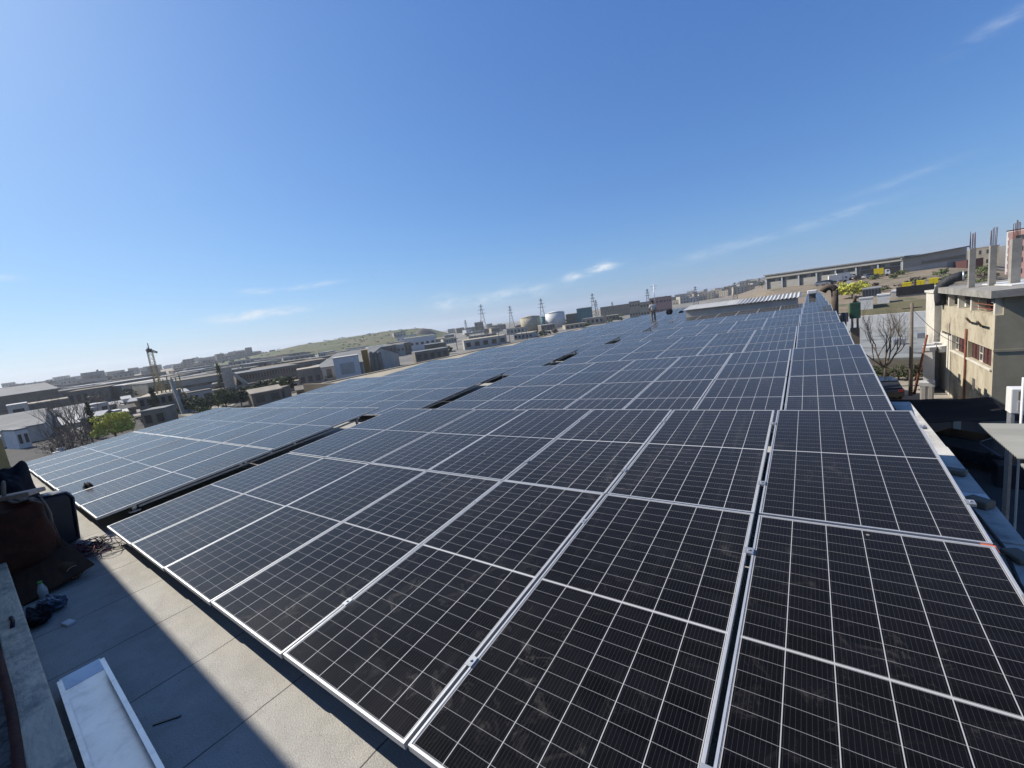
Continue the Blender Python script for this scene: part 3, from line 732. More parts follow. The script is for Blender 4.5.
# ------------------------------------------------------------------ roof things further off
sl = thing('roof_skylight', 'long low skylight roofed with white corrugated sheets at the far end of the middle racks', 'skylight', (0, 0, RZ))
YS = 30.1; xa, xb = at(688, 306, YS + 1).x - .3, -.35
b = MB(); b.box(xa, xb, YS, YS + 2, 0, 1.08); b.build('wall', mat('skylight_curb', (.78, .70, .62), (.60, .53, .47), 1.5, .9), sl)
b = MB(); n = 64
for k in range(n + 1):                     # corrugated sheet, left part laid flat white, right part ribbed
    x = xa - .15 + (xb - xa + .35) * k / n; dz = (.035 if k % 2 else -.035) if x > -3.6 else (.012 if k % 2 else -.012)
    b.v.append((x, YS - .25, 1.15 + dz)); b.v.append((x, YS + 2.2, 1.38 + dz))
for k in range(n):
    b.f.append((2 * k, 2 * k + 2, 2 * k + 3, 2 * k + 1)); b.mi.append(0); b.sm.append(False)
o = b.build('roof_sheet', 'white_roof', sl); so = o.modifiers.new('thick', 'SOLIDIFY'); so.thickness = .03
q = at(834, 312, 27.0)
vt = thing('vent_pipe', 'brown metal flue with a curved hood on the right roof edge', 'flue', (1.32, 26.6, RZ))
b = MB(); b.tube([(0, 0, -.4), (0, 0, 1.4)], .15, 14); b.build('pipe', 'brick_brown', vt)
b = MB(); b.tube([(0, 0, 1.4)] + [(-.24 + .24 * math.cos(a), 0, 1.36 + .24 * math.sin(a) * .9) for a in [k * math.pi / 7 for k in range(1, 6)]] + [(-.50, -.02, 1.38)], .165, 14); b.build('hood', 'brick_brown', vt)
sh = thing('vent_shaft', 'stubby grey vent shaft with a white cap among the far right panels', 'vent', (.40, Y0[7] - .27, RZ))
b = MB(); b.box(-.19, .19, -.19, .19, 0, 1.10); b.build('shaft', mat('shaft_render', (.20, .17, .15), (.15, .13, .12), 2, .9), sh)
b = MB(); b.box(-.28, .28, -.28, .28, 1.10, 1.36); b.build('cap', 'white', sh, .05)
br = thing('barrel', 'black plastic barrel at the right roof edge short of the flue', 'barrel', (1.31, 20.4, RZ - .1))
b = MB(); b.tube([(0, 0, 0), (0, 0, .06), (0, 0, .3), (0, 0, .62), (0, 0, .68)], [.12, .14, .15, .14, .12], 16); b.build('body', 'black_plastic', br)
b = MB(); b.tube([(0, 0, .68), (0, 0, .71)], .09, 14); b.box(-.2, .02, -.1, .1, -.08, 0); b.build('lid', 'black_plastic', br)


def skin_mesh(name, m, verts, edges, rads, parent, root=0):
    me = bpy.data.meshes.new(name); me.from_pydata(verts, edges, []); me.materials.append(M[m])
    o = bpy.data.objects.new(name, me); col.objects.link(o); o.parent = parent
    o.modifiers.new('skin', 'SKIN'); sv = me.skin_vertices[0].data
    for i, r_ in enumerate(rads): sv[i].radius = (r_, r_); sv[i].use_root = (i == root)
    sb = o.modifiers.new('sub', 'SUBSURF'); sb.levels = 2; sb.render_levels = 2
    for mo in o.modifiers: mo.show_viewport = True
    return o


def deck(y):                          # height of the panel glass at depth y
    k = max(i for i in range(12) if Y0[i] <= y); return Z0[k] - .15 + min(y - Y0[k], 4.56) * sn / ct


pp = at(653.5, 317, 35)
pr = thing('person', 'worker in white top and khaki trousers standing on the far panels, facing away', 'person', (pp.x, pp.y, deck(pp.y)), R(20)); pr.scale = (.92, .92, .92)
V = [(0, 0, .95), (0, 0, 1.15), (0, .01, 1.38), (0, .02, 1.50), (0, .03, 1.60), (0, .03, 1.72),
     (.19, 0, 1.42), (.27, .02, 1.16), (.25, .12, .94), (.25, .17, .86), (-.19, 0, 1.42), (-.27, .02, 1.16), (-.25, .12, .94), (-.25, .17, .86),
     (.10, 0, .88), (.12, .02, .48), (.12, -.02, .09), (.13, .12, .04), (-.10, 0, .88), (-.13, .03, .48), (-.13, -.02, .09), (-.14, .12, .04)]
Eg = [(0, 1), (1, 2), (2, 3), (3, 4), (4, 5), (2, 6), (6, 7), (7, 8), (8, 9), (2, 10), (10, 11), (11, 12), (12, 13), (0, 14), (14, 15), (15, 16), (16, 17), (0, 18), (18, 19), (19, 20), (20, 21)]
Rd = [.15, .14, .15, .06, .09, .085, .065, .048, .038, .036, .065, .048, .038, .036, .085, .06, .045, .04, .085, .06, .045, .04]
skin_mesh('body', 'skin', V, Eg, Rd, pr)
skin_mesh('shirt', 'shirt', [V[0], V[1], V[2], V[6], V[7], V[10], V[11], (0, .01, 1.45)], [(0, 1), (1, 2), (2, 3), (3, 4), (2, 5), (5, 6), (2, 7)], [.175, .17, .18, .09, .075, .09, .075, .09], pr)
skin_mesh('trousers', 'trouser', [V[0], V[14], V[15], V[16], V[18], V[19], V[20]], [(0, 1), (1, 2), (2, 3), (0, 4), (4, 5), (5, 6)], [.168, .11, .085, .075, .11, .085, .075], pr)
roundbox('hair', 'hair', pr, (.095, .105, .09), power=2.2, loc=(0, .02, 1.64))
for (x, y, D, s, lb) in ((669, 311, 45.5, .32, 'black bundle lying on the panels right of the standing worker'), (681, 310, 44.5, .2, 'smaller black bundle beyond the first one, near the skylight')):
    q = at(x, y, D); o = roundbox('bundle', 'black_fabric', None, (s, s * .8, s * .8), power=2.6, squash=.35, seed=x); o.location = (q.x, q.y, deck(q.y)); tag(o, lb, 'bundle')
ap = thing('antenna_mast', 'thin steel antenna mast standing behind the far panels', 'mast', (at(647, 300, 62.6).x, 62.5, RZ))
b = MB(); b.tube([(0, 0, 0), (0, 0, 4.6)], .05, 8); b.build('mast', 'galv', ap); b = MB(); b.bar((-.5, 0, 4.2), (.5, 0, 4.2), .05); b.bar((-.35, 0, 3.8), (.35, 0, 3.8), .05); b.build('aerial', 'galv', ap)


# ------------------------------------------------------------------ buildings
def house(name, label, cat, x0, x1, yt, D, depth, wm='stone', rm='conc_dark', group=None, rot=0, roof='flat', rh=1.5, yb=None, rows=0, cols=0,
          win='window', wh=1.3, wf=.55, bands=(), single=False, top=None, zbase=None, over=.25, ym=None):
    """a building whose front spans pixel columns x0..x1 at distance D, with its top at row yt in the photo"""
    xm = (x0 + x1) / 2; ym = yt if ym is None else ym
    a, c = at(x0, ym, D), at(x1, ym, D); p = at(xm, ym, D); W = (c.xy - a.xy).length
    zb = (ground(p.x, p.y) if zbase is None else zbase) - .4
    zt = (CAM.z + D * tanel(xm, yt)) if top is None else top
    H = max(1.5, zt - zb); az = azpx(xm, ym)
    wh0 = H - (rh if roof != 'flat' else 0)
    rz = -R(az) + R(rot)
    if single:
        b = MB(); body(b, W, depth, wh0, H, roof, over, 0, 1)
        for i in range(rows):
            for j in range(cols):
                cx = -W / 2 + W * (j + .5) / cols; cz = wh0 * (i + .6) / max(rows, 1); ww = W / cols * wf / 2
                b.box(cx - ww, cx + ww, -.06, .0, cz - wh0 / rows * .24, cz + wh0 / rows * .2, 2)
        o = b.build(name, [wm, rm, win]); o.location = (p.x, p.y, zb); o.rotation_euler = (0, 0, rz); return tag(o, label, cat, group)
    t = thing(name, label, cat, (p.x, p.y, zb), rz, group)
    b = MB(); body(b, W, depth, wh0, H, 'wallonly_' + roof, over, 0, 0); b.build('wall', wm, t)
    b = MB(); body(b, W, depth, wh0, H, 'roofonly_' + roof, over, 0, 0); b.build('roof', rm, t)
    for (f0, f1, m_) in bands:
        b = MB(); b.box(-W / 2 + .3, W / 2 - .3, -.05, .03, wh0 * f0, wh0 * f1); b.build('window_band', m_, t)
    if rows and cols:
        ww = W / cols * wf / 2; hh = min(wh / 2, wh0 / rows * .35)
        b = MB(); b.box(-ww, ww, -.05, .05, -hh, hh); w0 = None
        for i in range(rows):
            for j in range(cols):
                loc = (-W / 2 + W * (j + .5) / cols, 0, .4 + (wh0 - .4) * (i + .55) / rows)
                if w0 is None: w0 = b.build('window', win, t, 0, loc)
                else: dup(w0, t, loc)
    return t


def body(b, W, depth, wh, H, mode, over, wi, ri):
    roof = mode.split('_')[-1]; x0, x1 = -W / 2, W / 2
    if not mode.startswith('roofonly'):
        b.box(x0, x1, 0, depth, 0, wh if roof != 'flat' else wh - .02, wi)
        if roof == 'gy':                 # ridge runs away from the camera, gable end in front
            b.prism([(x0, wh), (x1, wh), (0, H)], 0.001, depth - .001, 'y', wi)
        if roof == 'gx':
            b.prism([(0.001, wh), (depth - .001, wh), (depth / 2, H)], x0, x1, 'x', wi)
    if not mode.startswith('wallonly'):
        if roof == 'flat':
            b.box(x0 - .05, x1 + .05, -.05, depth + .05, wh - .02, wh + .25, ri)
        elif roof == 'gy':
            for s in (-1, 1):
                b.prism([(0, H + .02), (s * (x1 + over), wh - over * (H - wh) / x1 + .02), (s * (x1 + over), wh - over * (H - wh) / x1 + .22), (0, H + .22)][::s], -over, depth + over, 'y', ri)
        elif roof == 'gx':
            h2 = depth / 2; k = (H - wh) / h2
            b.prism([(-over, wh - over * k + .02), (h2, H + .02), (depth + over, wh - over * k + .02), (depth + over, wh - over * k + .22), (h2, H + .22), (-over, wh - over * k + .22)], x0 - over, x1 + over, 'x', ri)
        elif roof == 'mono':             # single slope rising away from the camera
            b.prism([(-over, wh), (depth + over, H), (depth + over, H + .22), (-over, wh + .22)], x0 - over, x1 + over, 'x', ri)


def hor_(x): return 384 - 64 - .135 * (x - 512)


# --- right: the unfinished concrete and plaster building across the alley
WX = 9.0; YN, YF = 35.2, 47.6; ZT, ZS = -.24, -.66
rb = thing('unfinished_building', 'unfinished beige plaster building with bare concrete columns on its roof', 'building', (WX, YN, GZ))
def z_(z): return z - GZ
def y_(y): return y - YN
b = MB()
b.box(0, 9, 0, y_(YF), 0, z_(-4.95)); b.box(.32, 9, .32, y_(YF), z_(-4.95) + .002, z_(-3.80)); b.box(0, 9, 0, y_(YF), z_(-3.80) + .002, z_(-1.72))
b.build('side_wall', 'plaster', rb)
b = MB(); b.box(-.02, 9.02, -.03, -.002, 0, z_(-1.72)); b.box(.3, 9.02, -.03, .15, z_(-1.72), z_(ZS) - .002); b.build('front_wall', 'plaster_shaded', rb)
b = MB(); b.box(-.05, 9.05, -.075, -.032, z_(-3.88), z_(-3.74)); b.build('string_course', 'plaster_shaded', rb)
b = MB(); b.box(-.42, 9.4, -.9, y_(YF) + .3, z_(ZS), z_(ZT)); b.build('roof_slab', 'conc', rb)
b = MB(); b.box(-.05, 9, .2, .6, z_(ZS) - .35, z_(ZS) - .003); b.build('beam', 'conc', rb)
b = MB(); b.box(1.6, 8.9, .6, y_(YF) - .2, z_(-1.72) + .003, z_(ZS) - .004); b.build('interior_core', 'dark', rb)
for y in (.15, 4.6, 7.6, 10.2):            # posts of the open top storey
    b = MB(); b.box(0.002, .3, y, y + .28, z_(-1.72), z_(ZS) - .002); b.build('post', 'plaster_white', rb)
random.seed(4)
for k, (y, h, wd, m_) in enumerate(((1.0, .7, .5, 'white'), (1.9, .55, .6, 'white'), (3.0, .85, .8, 'maroon'), (5.4, .6, .5, 'white'), (6.3, .8, .35, 'white'), (8.2, .5, .5, 'white'), (8.9, .85, .8, 'pink'))):
    b = MB(); b.box(.5, 1.0, y, y + wd, z_(-1.72) + .004, z_(-1.72) + h); o = b.build('parapet_screen', m_, rb)
b = MB(); b.bar((.1, .3, z_(-1.2)), (.1, 4.4, z_(-1.2)), .05); b.bar((.1, .3, z_(-1.45)), (.1, 4.4, z_(-1.45)), .05); b.build('handrail', 'pole_red', rb)
for (y0, y1, n) in ((.3, 4.9, 6), (5.4, 8.9, 4)):     # ribbon windows with maroon shutters, in the recess
    dy = (y1 - y0) / n
    for k in range(n):
        f = MB(); f.box(.20, .318, y0 + k * dy + .05, y0 + (k + 1) * dy - .05, z_(-4.92), z_(-3.84)); f = f.build('window', 'maroon' if k % 3 else 'window', rb); b = MB(); ya, yb = y0 + k * dy + .05, y0 + (k + 1) * dy - .05; b.box(.17, .199, ya, ya + .06, z_(-4.92), z_(-3.84)); b.box(.17, .199, yb - .06, yb, z_(-4.92), z_(-3.84)); b.box(.17, .199, ya + .06, yb - .06, z_(-4.92), z_(-4.86)); b.box(.172, .199, ya + .06, yb - .06, z_(-4.42), z_(-4.37)); b.build('frame', 'plaster_white' if k % 3 == 0 else 'maroon', f)
    b = MB(); b.box(-.1, .19, y0 - .1, y1 + .1, z_(-5.06), z_(-4.95) - .004); b.build('sill', 'plaster_white', rb)
for y in (5.0, 9.0, 0.02, 12.1):
    b = MB(); b.box(-.012, .318, y + .02, y + .3, z_(-4.948), z_(-3.802)); b.build('pier', 'plaster_white' if y > 8 else 'plaster', rb)
for (y, z) in ((9.7, -4.6), (11.0, -4.6), (9.7, -6.4), (11.0, -6.4), (6.5, -7.2), (3.2, -6.9), (2.0, -7.3)):
    b = MB(); b.box(-.015, .03, y, y + .55, z_(z), z_(z) + .75); b.build('window', 'window', rb)
b = MB(); b.box(-.045, -.016, 9.25, y_(YF), z_(-8.6), z_(-3.95)); b.box(-.045, .3, 9.25, 9.28, z_(-8.6), z_(-3.95)) if False else None; b.build('white_panel', 'plaster_white', rb)
for (y, z) in ((10.4, -5.35), (11.7, -5.25)):
    b = MB(); b.box(-.45, -.05, y, y + .75, z_(z), z_(z) + .5); a_ = b.build('air_conditioner', 'white', rb, .02); b = MB(); b.tube([(-.455, y + .27, z_(z) + .25), (-.47, y + .27, z_(z) + .25)], .19, 14); b.build('fan_grille', 'dark', a_)
b = MB(); b.tube([(-.08, 5.2, z_(-8.6)), (-.08, 5.2, z_(-3.0))], .06, 8); b.build('drain_pipe', 'pole_red', rb)
for (yy, zz, ln) in ((3.0, -2.25, 1.5), (.8, -2.3, 1.5)):
    b = MB(); b.bar((-.03, yy + 1.5, z_(zz) - .25), (-.55, yy, z_(zz) + .22), .09); b.build('bracket', 'stone_dark', rb)
for k, (px_, py_) in enumerate(((971, 287.5), (991.5, 285.5), (1014, 284))):      # bare columns with starter bars
    q = onz(px_, py_, ZT); D = (q.xy - CAM.xy).length; zt = CAM.z + D * tanel(px_, (248.5, 245.5, 239)[k])
    b = MB(); h = zt - ZT; wd = (.30, .31, .42)[k]
    b.box(-wd / 2, wd / 2, -wd / 2, wd / 2, 0, h, 0); c_ = b.build('column', 'conc', rb, .01, (q.x - WX, q.y - YN, z_(ZT)))
    for j in range(6):
        b = MB(); x, y = ((-.11, 0, .11)[j % 3]), (-.11 if j < 3 else .11); b.tube([(x, y, h - .05), (x + random.uniform(-.03, .03), y, h + 1.05 + random.uniform(-.12, .12))], .016, 5); b.build('rebar', 'rust', c_)
b = MB(); b.box(1.2, 8, 2.5, 8, z_(ZT) + .004, z_(ZT) + .06); b.build('sheet_stack', 'white', rb)
ww = thing('white_stair_block', 'narrow white rendered stair block at the far end of the unfinished building', 'building', (WX - .6, YF + .05, GZ))
b = MB(); b.box(.25, 3.5, .35, 3.6, 0, z_(-.72)); b.build('wall', 'plaster_white', ww); b = MB(); b.box(.15, 3.6, .33, 3.7, z_(-.72), z_(-.55)); b.build('roof', 'plaster_white', ww)
ch = thing('rubbish_chute', 'thick curved black duct hooking over the corner of the unfinished roof', 'duct', (WX - .15, YF - .85, 0))
rr = .34; pts = [(.0, .35, -1.65), (-.05, .3, -1.2), (-.1, .2, -.75)] + [(-.1 + 1.15 - 1.15 * math.cos(a), .15 - .2 * a, -.55 + 1.0 * math.sin(a)) for a in [k * math.pi / 14 for k in range(0, 8)]]
b = MB(); b.tube(pts, [rr * (1 + (.05 if k % 2 else 0)) for k in range(len(pts))], 16); b.build('duct', mat('black_rubber', (.035, .036, .04), (.06, .06, .065), 4, .6), ch)
b = MB(); e = Vector(pts[-1]); b.tube([e, e + Vector((.12, -.02, .0))], rr * 1.12, 16); b.build('collar', 'galv', ch)

# white sheds and cabinets at the foot of the white stair block
house('utility_shed', 'small white utility shed at the foot of the white stair block', 'shed', 923.5, 935, 350.5, 47, 2.5, 'white', 'white')
house('metal_cabinet', 'pale grey metal cabinet standing before the utility shed', 'cabinet', 920, 934, 386, 43.5, 1.0, 'pale_wall', 'white_roof', rows=1, cols=2, win='grey_wall')
pol = thing('utility_pole', 'pale straight utility pole in the dusty yard', 'pole', gnd(910.5, 396))
b = MB(); b.tube([(0, 0, 0), (0, 0, 7.6)], [.14, .10], 10); b.build('pole', 'wood_pole', pol)
b = MB(); b.bar((-.6, 0, 7.2), (.6, 0, 7.2), .09); b.build('crossarm', 'wood_pole', pol)
p0 = gnd(914, 395)
b = MB(); b.tube([(0, 0, 0), (.75, .3, 4.9)], [.09, .07], 8); o = b.build('leaning_post', 'pole_red'); o.location = p0; tag(o, 'thin rust red post leaning right beside the pale pole', 'post')
b = MB(); a0 = Vector((p0.x, p0.y, GZ + 7.3)); a0 = Vector((pol.location.x, pol.location.y, GZ + 7.15))
b.tube([a0 + (Vector((9.2, 41, -4.4)) - a0) * (k / 10) - Vector((0, 0, .5 * math.sin(math.pi * k / 10))) for k in range(11)], .018, 5); tag(b.build('overhead_cable', 'black_wire'), 'black cable sagging from the pale pole to the unfinished building', 'cable')

# earth heap in the yard
q = gnd(903, 374); b = MB()
for i in range(15):
    for j in range(9):
        u, v = i / 7 - 1, j / 4 - 1; r_ = math.hypot(u, v); b.v.append((u * 4.2, v * 2.0, max(0, 1 - r_) * 1.3 * (1 + .7 * noise.noise(Vector((u * 4, v * 4, 2)))) - .03))
for i in range(14):
    for j in range(8): a = i * 9 + j; b.f.append((a, a + 9, a + 10, a + 1)); b.mi.append(0); b.sm.append(True)
o = b.build('earth_heap', 'heap'); o.location = q; tag(o, 'heap of brown earth and rubble behind the pale pole', 'earth heap')


# --- trees
def limb(b, p, d, ln, r, depth, rng, tips=None, up=.1):
    pts, rads = [p], [r]; q = p
    for k in range(4):
        d = (d + Vector((rng.uniform(-.22, .22), rng.uniform(-.22, .22), up + rng.uniform(-.1, .14)))).normalized(); q = q + d * ln / 4; pts.append(q); rads.append(r * (1 - .11 * (k + 1)))
    b.tube(pts, rads, 6 if r > .03 else 4, 0, False)
    if depth == 0:
        if tips is not None: tips.append(q)
        return
    for k in range(3 if depth > 1 else 3):
        s = pts[1 + (k + 1) % 4] if k < 2 else q; nd = (d + Vector((rng.uniform(-1, 1), rng.uniform(-1, 1), rng.uniform(-.2, .7))) * .75).normalized()
        limb(b, s, nd, ln * rng.uniform(.6, .8), r * .55, depth - 1, rng, tips, up)


def bare_tree(loc, h, seed, label, group=None, th=.16, m='bark', depth=4):
    rng = random.Random(seed); t = thing('bare_tree', label, 'tree', loc, 0, group)
    b = MB(); top = Vector((rng.uniform(-.1, .1), 0, h * .28)); b.tube([(0, 0, -.3), (0, 0, 0), top * .5, top], [th * 1.3, th, th * .85, th * .75], 9); b.build('trunk', m, t)
    b = MB()
    for k in range(5):
        a = k * 2 * math.pi / 5 + rng.uniform(-.3, .3); limb(b, top * rng.uniform(.8, 1), Vector((math.cos(a) * .8, math.sin(a) * .8, .9)).normalized(), h * .33, th * .5, depth - 1, rng)
    b.build('branches', m, t); return t


def leafy(loc, w_, h, seed, label, m='leaf_mid', shape='round', group=None, name='bush', cat='bush', n=None, leaf=None, trunk=.25):
    rng = random.Random(seed); t = thing(name, label, cat, loc, 0, group)
    b = MB(); b.tube([(0, 0, -.3), (0, 0, h * trunk), (.03 * w_, 0, h * .6)], [.05 * h ** .7, .04 * h ** .7, .015 * h], 7)
    for k in range(4):
        a = k * 1.6; b.tube([(0, 0, h * trunk), (w_ * .22 * math.cos(a), w_ * .22 * math.sin(a), h * .6)], [.02 * h ** .7, .006 * h], 5)
    b.build('trunk', 'bark', t)
    b = MB(); n = n or 700; leaf = leaf or max(.10, w_ * .055)
    clumps = []
    nc_ = 16 if n < 400 else 46; cs = 1 if nc_ == 16 else .72
    for k in range(nc_):
        if shape == 'cypress':
            z = rng.uniform(.12, .98); rr = w_ / 2 * (1 - z) ** .6 * .8; a = rng.uniform(0, 6.28); q_ = rr * rng.random() ** .5
            clumps.append((Vector((q_ * math.cos(a), q_ * math.sin(a), z * h)), w_ * .22 * (1.1 - z * .7), h * .10))
        else:
            a = rng.uniform(0, 6.28); z = rng.uniform(.25, .85); rr = w_ / 2 * .75 * math.sqrt(max(0, 1 - ((z - .5) / .52) ** 2)) * rng.random() ** .4
            clumps.append((Vector((rr * math.cos(a), rr * math.sin(a), z * h)), cs * w_ * rng.uniform(.13, .24), cs * h * rng.uniform(.10, .2)))
    for k in range(n):
        c, rx, rz_ = clumps[k % len(clumps)]; d = Vector((rng.gauss(0, 1), rng.gauss(0, 1), rng.gauss(0, 1))).normalized() * rng.random() ** .35
        p = c + Vector((d.x * rx, d.y * rx, d.z * rz_)); nn = (d + Vector((rng.uniform(-.8, .8), rng.uniform(-.8, .8), rng.uniform(-.4, .9)))).normalized()
        s = nn.orthogonal().normalized(); u = nn.cross(s); sz = leaf * rng.uniform(.6, 1.3); a = rng.uniform(0, 3.14); s, u = s * math.cos(a) + u * math.sin(a), u * math.cos(a) - s * math.sin(a)
        b.quad([p - s * sz, p - u * sz * .55, p + s * sz, p + u * sz * .55])
    b.build('crown', m, t); return t


bare_tree(gnd(884, 388), 7.0, 5, 'large bare tree with a forked crown in the yard beyond the right panels', th=.15, m='twig', depth=5)
for k, x in enumerate((872, 879, 887, 899, 908, 916)):
    q = at(x, 358, 52.5); q.z = GZ; leafy(q, 1.3 + .3 * (k % 3), 1.5 + .2 * (k % 2), 40 + k, ('low dark shrub at the foot of the stained flat roof, %s' % ('leftmost of its row', 'second from the left', 'third from the left', 'fourth from the left', 'fifth from the left', 'rightmost of its row')[k]), 'leaf_dark', group='shrubs before the stained flat roof', name='shrub', cat='shrub', n=220)

# low building with the big stained membrane roof and white parapet
mr = thing('low_warehouse', 'low building with a wide stained grey membrane roof behind the bare tree', 'building', (0, 0, GZ))
hz = 1.75; f0, f1 = at(846, 358, 54), at(960, 352, 54); b0, b1 = at(838, 334, 82), at(975, 322, 82)
def quadprism(b, P, z0, z1, mi=0):
    i = len(b.v)
    for z in (z0, z1):
        for p in P: b.v.append((p.x, p.y, z))
    for f in ((3, 2, 1, 0), (4, 5, 6, 7), (0, 1, 5, 4), (1, 2, 6, 5), (2, 3, 7, 6), (3, 0, 4, 7)): b.f.append(tuple(i + k for k in f)); b.mi.append(mi); b.sm.append(False)
b = MB(); quadprism(b, (f0, f1, b1, b0), -.3, hz); b.build('wall', 'conc_dark', mr)
b = MB(); quadprism(b, (f0, f1, b1, b0), hz + .002, hz + .2); b.build('roof', 'membrane', mr)
d_ = (b0 - f0).normalized() * .5
b = MB(); quadprism(b, (b0, b1, b1 + d_, b0 + d_), -.3, hz + 2.3); b.build('parapet', 'white', mr)
b = MB()
for k in range(3):
    q = f0 + (b1 - f0) * (.35 + .18 * k); b = MB(); b.box(q.x - .5, q.x + .5, q.y - .4, q.y + .4, hz + .202, hz + .8)
    b.build('roof_vent', 'galv', mr)

# shed roofs at the lower right, close below the kerb
for k, (Ya, Yb, zz, lab) in enumerate(((7.35, 9.0, -1.0, 'far slab of the grey corrugated shed roof at the lower right'), (5.8, 7.25, -1.06, 'near slab of the grey corrugated shed roof at the lower right'))):
    s = thing('shed_roof', lab, 'shed roof', (2.56, Ya, GZ), 0, 'corrugated shed roofs at the lower right')
    b = MB(); n = 40
    for j in range(n + 1):
        y = (Yb - Ya) * j / n; dz = .011 * (-1) ** j; b.v.append((0, y, zz - GZ + dz)); b.v.append((4.6, y, zz - GZ + .12 + dz))
    for j in range(n): b.f.append((2 * j, 2 * j + 1, 2 * j + 3, 2 * j + 2)); b.mi.append(0); b.sm.append(True)
    o = b.build('roof_sheet', 'grey_roof', s); so = o.modifiers.new('thick', 'SOLIDIFY'); so.thickness = .03
    for (x, y) in ((3.4, .1), (4.4, .1), (3.4, Yb - Ya - .1), (4.4, Yb - Ya - .1)):
        b = MB(); b.box(x - .04, x + .04, y - .04, y + .04, -.2, zz - GZ); b.build('post', 'galv', s)
acp = onz(1010, 415, -1.0)
ac = thing('air_conditioner', 'white outdoor air conditioner unit beyond the grey shed roof', 'air conditioner', (acp.x, acp.y, -1.0 + .0))
b = MB(); b.box(0, .55, 0, .24, .02, .46); b.build('body', 'white', ac, .015)
b = MB(); b.box(.08, .5, -.012, -.002, .27, .42); b.build('grille', 'conc_dark', ac); b = MB(); b.box(.08, .5, -.012, -.002, .07, .24); b.build('louvre', 'pale_wall', ac)
b = MB(); b.box(.02, .06, .02, .22, -7.8, .02); b.box(.48, .52, .02, .22, -7.8, .02); b.build('stand', 'galv', ac)
q = onz(1021, 420, -1.0)
b = MB(); b.tube([(0, 0, -7.8), (0, 0, .72)], .016, 8); o = b.build('steel_post', 'white'); o.location = (q.x, q.y, -1.0); tag(o, 'slim white steel post just before the air conditioner', 'post')

# black canopy standing in for the shade and dim clutter, and the car in the alley
cn = thing('alley_stand_in', 'sagging black sheet on posts standing in for the shade and dim clutter of the alley', 'canopy', (0, 0, GZ))
b = MB(); n = 14; A, B_, C_, D_ = Vector((1.6, 27.0, 2.5)), Vector((8.7, 28.2, 2.6)), Vector((8.7, 34.2, 2.3)), Vector((1.6, 34.6, 1.9))
for i in range(n + 1):
    for j in range(n + 1):
        u, v = i / n, j / n; q = (A * (1 - u) + B_ * u) * (1 - v) + (D_ * (1 - u) + C_ * u) * v
        b.v.append((q.x, q.y, q.z - .5 * math.sin(math.pi * u) * math.sin(math.pi * v) + .1 * noise.noise(q)))
for i in range(n):
    for j in range(n): a = i * (n + 1) + j; b.f.append((a, a + n + 1, a + n + 2, a + 1)); b.mi.append(0); b.sm.append(True)
o = b.build('net', 'alley_dark', cn); so = o.modifiers.new('thick', 'SOLIDIFY'); so.thickness = .015
for q in (A, B_, C_, D_): b = MB(); b.tube([(q.x, q.y, -.2), (q.x, q.y, q.z + .05)], .05, 8); b.build('post', 'galv', cn)
q = onz(956, 437, GZ + .1); b = MB(); b.box(-.25, .25, -.04, .04, 0, 1.9); o = b.build('steel_door_leaf', 'pale_wall'); o.location = (q.x, q.y, GZ); o.rotation_euler = (0, 0, .7); tag(o, 'pale steel door leaf propped upright beside the dark car', 'door')


def car(loc, rz, paint, label, group=None):
    t = thing('parked_car', label, 'car', loc, rz, group)
    b = MB(); prof = [(-2.2, .30), (-2.22, .75), (-2.05, .95), (-1.2, 1.02), (1.15, 1.0), (2.0, .86), (2.22, .7), (2.22, .32)]
    b.prism(prof, -.88, .88, 'y'); b.build('body', paint, t, .06)
    b = MB(); i = 0; lo = [(-1.95, 1.0), (1.2, 1.0)]; hi = [(-1.45, 1.5), (.35, 1.5)]
    P = [(-1.95, -.82, 1.0), (1.2, -.82, 1.0), (1.2, .82, 1.0), (-1.95, .82, 1.0), (-1.5, -.66, 1.48), (.3, -.66, 1.48), (.3, .66, 1.48), (-1.5, .66, 1.48)]
    b.v += P
    for f in ((4, 5, 6, 7), (0, 1, 5, 4), (1, 2, 6, 5), (2, 3, 7, 6), (3, 0, 4, 7)): b.f.append(f); b.mi.append(0); b.sm.append(False)
    b.build('windows', 'window', t, .05)
    b = MB(); b.box(-1.55, .36, -.68, .68, 1.47, 1.53); b.build('roof', paint, t, .03)
    for s in (-1, 1):
        for x in (-1.35, 1.4):
            b = MB(); b.tube([(x, s * .74, .33), (x, s * .90, .33)], .33, 18); w_ = b.build('wheel', 'tyre', t); b = MB(); b.tube([(x, s * .895, .33), (x, s * .91, .33)], .2, 14); b.build('rim', 'galv', w_)
        b = MB(); b.box(2.12, 2.235, s * .62 - .16, s * .62 + .16, .62, .78); b.build('headlight', 'lamp_white', t); b = MB(); b.box(-2.235, -2.12, s * .66 - .14, s * .66 + .14, .72, .9); b.build('tail_lamp', 'lamp_red', t)
        b = MB(); b.box(.75, .95, s * .98 - .09, s * .98 + .09, 1.0, 1.12); b.build('wing_mirror', paint, t, .02)
    return t


q = onz(978, 466, GZ); car((q.x, q.y, GZ + .03), R(-38), 'car', 'dark car parked in the shade of the alley below the roof')
q = onz(944, 405, GZ)
b = MB(); b.box(-.45, .45, -.35, .35, 0, 1.1); q = onz(1008, 486, GZ); o = b.build('waste_bin', 'black_plastic', None, .05); o.location = (q.x, q.y, GZ + .03); tag(o, 'black waste bin behind the dark car in the alley', 'bin')
for k, (x, y, lb) in enumerate(((892, 388, 'dark van parked in the yard beside the panel edge'),)):
    q = at(x, y, 46); car((q.x - .6, q.y, GZ + .04), R(96), 'car', lb)

